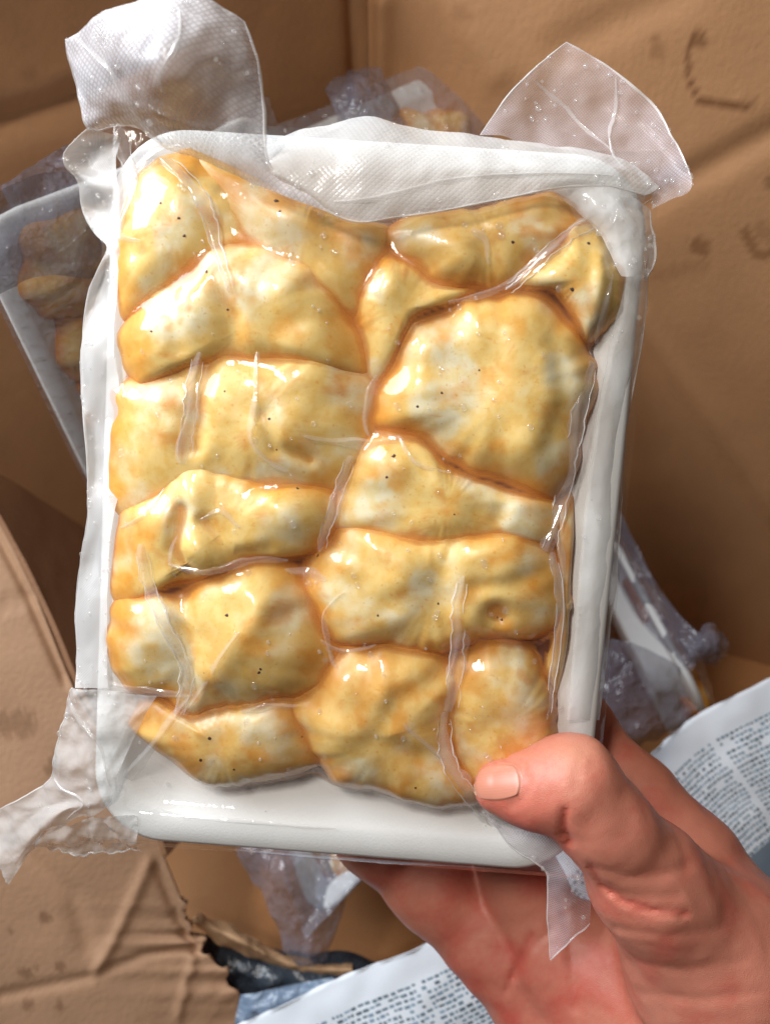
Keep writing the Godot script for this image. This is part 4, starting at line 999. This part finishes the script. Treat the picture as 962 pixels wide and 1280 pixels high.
func build_hand() -> void:
	hn.seed = 5; hn.frequency = 1.0; hn.fractal_octaves = 2
	cap_chain([[620, 985, .2335, 28], [664, 987, .2305, 38], [716, 983, .226, 47], [760, 1034, .228, 50], [810, 1102, .236, 67], [900, 1205, .252, 112], [1000, 1350, .27, 150], [1080, 1470, .28, 160]], THUMB)
	cap_chain([[700, 950, .236, 22], [720, 958, .228, 28]], THUMB)
	cap_chain([[640, 790, .292, 30], [690, 868, .287, 35], [721, 908, .285, 38], [795, 1000, .277, 47], [853, 1080, .270, 64], [912, 1188, .268, 88], [1010, 1340, .28, 130]], INDEX)
	cap_chain([[600, 960, .300, 38], [628, 1040, .302, 42], [655, 1110, .300, 46], [690, 1190, .294, 52], [740, 1270, .292, 80]], RING)
	cap_chain([[420, 1000, .306, 36], [466, 1044, .310, 42], [540, 1108, .310, 48], [612, 1172, .306, 52], [680, 1250, .300, 66]], LITTLE)
	cap_chain([[740, 1210, .292, 70], [820, 1330, .292, 110], [940, 1480, .30, 150]], PALM)
	cap_chain([[700, 1280, .300, 66], [780, 1420, .302, 100]], PALM)
	cap_chain([[860, 1110, .275, 70], [820, 1250, .288, 110], [900, 1400, .29, 150]], PALM)
	grooves = [
		[V([706,1012, 705,1040, 712,1052]), 5.0, 0.0016, THUMB],
		[V([738,1082, 752,1106, 778,1126, 815,1138, 858,1142]), 4.0, 0.0013, THUMB],
		[V([752,1086, 790,1096, 830,1092, 860,1082]), 6.0, 0.0006, THUMB],
		[V([760,1112, 800,1122, 850,1120]), 4.0, 0.0005, THUMB],
		[V([770,1160, 830,1170, 900,1160]), 6.0, 0.0005, THUMB],
		[V([780,1200, 850,1212, 930,1200]), 6.0, 0.0004, THUMB],
		[V([800,1240, 870,1250, 950,1240]), 6.0, 0.0004, THUMB],
		[V([728,940, 722,960, 720,985]), 5.0, 0.0004, THUMB],
		[V([740,945, 736,965]), 4.0, 0.0003, THUMB],
		[V([630,948, 652,956, 660,978, 654,1000, 636,1008]), 4.0, 0.0007, THUMB],
		[V([700,1120, 712,1180, 720,1260]), 6.0, 0.0008, PALM],
		[V([664,1170, 640,1220]), 5.0, 0.0010, PALM],
		[V([690,1160, 660,1190, 632,1240]), 4.0, 0.0006, PALM],
	]
	var cell := 0.0013; var blk := 6
	var lo := Vector3(1, 1, 1); var hi := -lo
	for c in caps:
		for e in [0, 1]:
			lo = lo.min(c[e] - Vector3.ONE * (c[2 + e] + 0.006)); hi = hi.max(c[e] + Vector3.ONE * (c[2 + e] + 0.006))
	lo.y = maxf(lo.y, S(0, 1350, .33).y); hi.x = minf(hi.x, S(1040, 0, .33).x)
	var nb := Vector3i(((hi - lo) / (cell * blk)).ceil())
	var nx := nb.x * blk + 1; var ny := nb.y * blk + 1; var nzz := nb.z * blk + 1
	var D := PackedFloat32Array(); D.resize(nx * ny * nzz); D.fill(9.0)
	var marked := []
	var hb := cell * blk * 0.5
	for bz in nb.z:
		for by in nb.y:
			for bx in nb.x:
				var c := lo + (Vector3(bx, by, bz) * blk + Vector3.ONE * blk * 0.5) * cell
				var ds := PackedFloat32Array(); var best := 9.0
				for k in caps:
					var d := cap_d(k, c); ds.append(d); best = minf(best, d)
				if absf(best) > hb * 1.75 + 0.010 and best > 0.0: continue
				var near := []
				for k in caps.size():
					if ds[k] < best + 0.026: near.append(caps[k])
				var dd := hand_d(c, near, false)
				if absf(dd) > hb * 1.75 + 0.003: continue
				marked.append(Vector3i(bx, by, bz))
				for z in blk + 1:
					for y in blk + 1:
						for x in blk + 1:
							var at := ((bz * blk + z) * ny + by * blk + y) * nx + bx * blk + x
							if D[at] > 5.0: D[at] = hand_d(lo + Vector3(bx * blk + x, by * blk + y, bz * blk + z) * cell, near)
	var vid := {}; var v := PackedVector3Array(); var idx := PackedInt32Array()
	var off := [0, 1, nx, nx + 1, nx * ny, nx * ny + 1, nx * ny + nx, nx * ny + nx + 1]
	for b in marked:
		for z in blk:
			for y in blk:
				for x in blk:
					var g := Vector3i(b.x * blk + x, b.y * blk + y, b.z * blk + z)
					var at: int = (g.z * ny + g.y) * nx + g.x
					var neg := 0
					for o in off:
						if D[at + o] < 0.0: neg += 1
					if neg == 0 or neg == 8: continue
					var sum := Vector3.ZERO; var cnt := 0
					for e in [[0, 1], [2, 3], [4, 5], [6, 7], [0, 2], [1, 3], [4, 6], [5, 7], [0, 4], [1, 5], [2, 6], [3, 7]]:
						var da := D[at + off[e[0]]]; var db := D[at + off[e[1]]]
						if (da < 0.0) != (db < 0.0):
							var t := da / (da - db)
							var pa := Vector3(e[0] & 1, (e[0] >> 1) & 1, e[0] >> 2); var pb := Vector3(e[1] & 1, (e[1] >> 1) & 1, e[1] >> 2)
							sum += pa.lerp(pb, t); cnt += 1
					vid[at] = v.size()
					v.append(lo + (Vector3(g) + sum / cnt) * cell)
	for at in vid.keys():
		var d0 := D[at]
		for ax in 3:
			var st: int = [1, nx, nx * ny][ax]; var s1: int = [nx, nx * ny, 1][ax]; var s2: int = [nx * ny, 1, nx][ax]
			var d1 := D[at + st]
			if (d0 < 0.0) == (d1 < 0.0): continue
			if not (vid.has(at - s1) and vid.has(at - s2) and vid.has(at - s1 - s2)): continue
			var a: int = vid[at]; var b: int = vid[at - s1]; var c: int = vid[at - s1 - s2]; var d: int = vid[at - s2]
			if d0 < 0.0: idx.append_array([a, c, b, a, d, c])
			else: idx.append_array([a, b, c, a, c, d])
	var col := PackedColorArray(); col.resize(v.size())
	var base := Color8(206, 132, 110).srgb_to_linear(); var red := Color8(200, 94, 80).srgb_to_linear(); var palec := Color8(216, 156, 128).srgb_to_linear()
	for i in v.size():
		var q := px_of(v[i])
		var n1 := hn.get_noise_3dv(v[i] * 45.0); var n2 := hn.get_noise_3dv(v[i] * 420.0)
		var r := smoothstep(-0.2, 0.7, n1) * 0.55 + 0.28 * n2
		r += 0.5 * exp(-pow(q.distance_to(Vector2(655, 1020)) / 60.0, 2.0)) + 0.35 * smoothstep(1120.0, 1230.0, q.y) * smoothstep(800.0, 700.0, q.x)
		var cc: Color = base.lerp(red, clampf(r, 0.0, 1.0))
		cc = cc.lerp(palec, clampf(0.5 * exp(-pow(q.distance_to(Vector2(722, 945)) / 26.0, 2.0)), 0.0, 1.0))
		for gr in grooves:
			if gr[2] < 0.0009: continue
			var e: float = seg_dist(q, gr[0]) / (gr[1] * 1.3)
			if e < 2.5: cc = cc.lerp(red, 0.55 * exp(-e * e))
		cc.a = 1.0
		col[i] = cc
	var fr := Transform3D(Basis(), S(800, 1150, .26))
	var inv := fr.affine_inverse()
	var t := thing("person", "bare right hand gripping the tray's lower right corner, thumb over the film", "person", fr)
	part("hand", local(mesh_of(v, idx, PackedVector2Array(), col), inv), M.skin, t)
	# thumbnail: a thin shell laid on the thumb's tip
	var nv := PackedVector3Array(); var ncol := PackedColorArray(); var nu := 29
	for j in nu:
		for i in nu:
			var a := i / 28.0 * 2.0 - 1.0; var b := j / 28.0 * 2.0 - 1.0
			# squircle disc
			var x := a * sqrt(1.0 - 0.42 * b * b); var y := b * sqrt(1.0 - 0.42 * a * a)
			var q := Vector2(621, 978) + Vector2(32.0 * x, 0).rotated(-0.10) + Vector2(0, 25.0 * y).rotated(-0.10)
			var dd := 0.20; var rr_ := ray(q.x, q.y)
			for k in 40:
				var h := hand_d(rr_ * dd, caps, false)
				dd += h * 0.8
				if h < 0.00003: break
			var edge := maxf(absf(a), absf(b))
			var nc := Color8(203, 134, 112).srgb_to_linear().lerp(Color8(222, 186, 158).srgb_to_linear(), smoothstep(-0.86, -0.95, a) * 0.8).lerp(Color8(214, 158, 138).srgb_to_linear(), smoothstep(0.62, 0.8, a - 0.25 * b * b) * 0.5)
			nc = nc * (1.0 + 0.04 * sin(b * 40.0)); nc.a = 1.0; ncol.append(nc)
			nv.append(rr_ * (dd - (0.00030 if edge < 0.9 else -0.0004)))
	part("thumbnail", local(mesh_of(nv, grid_idx(nu, nu), PackedVector2Array(), ncol), inv), M.nail, t)
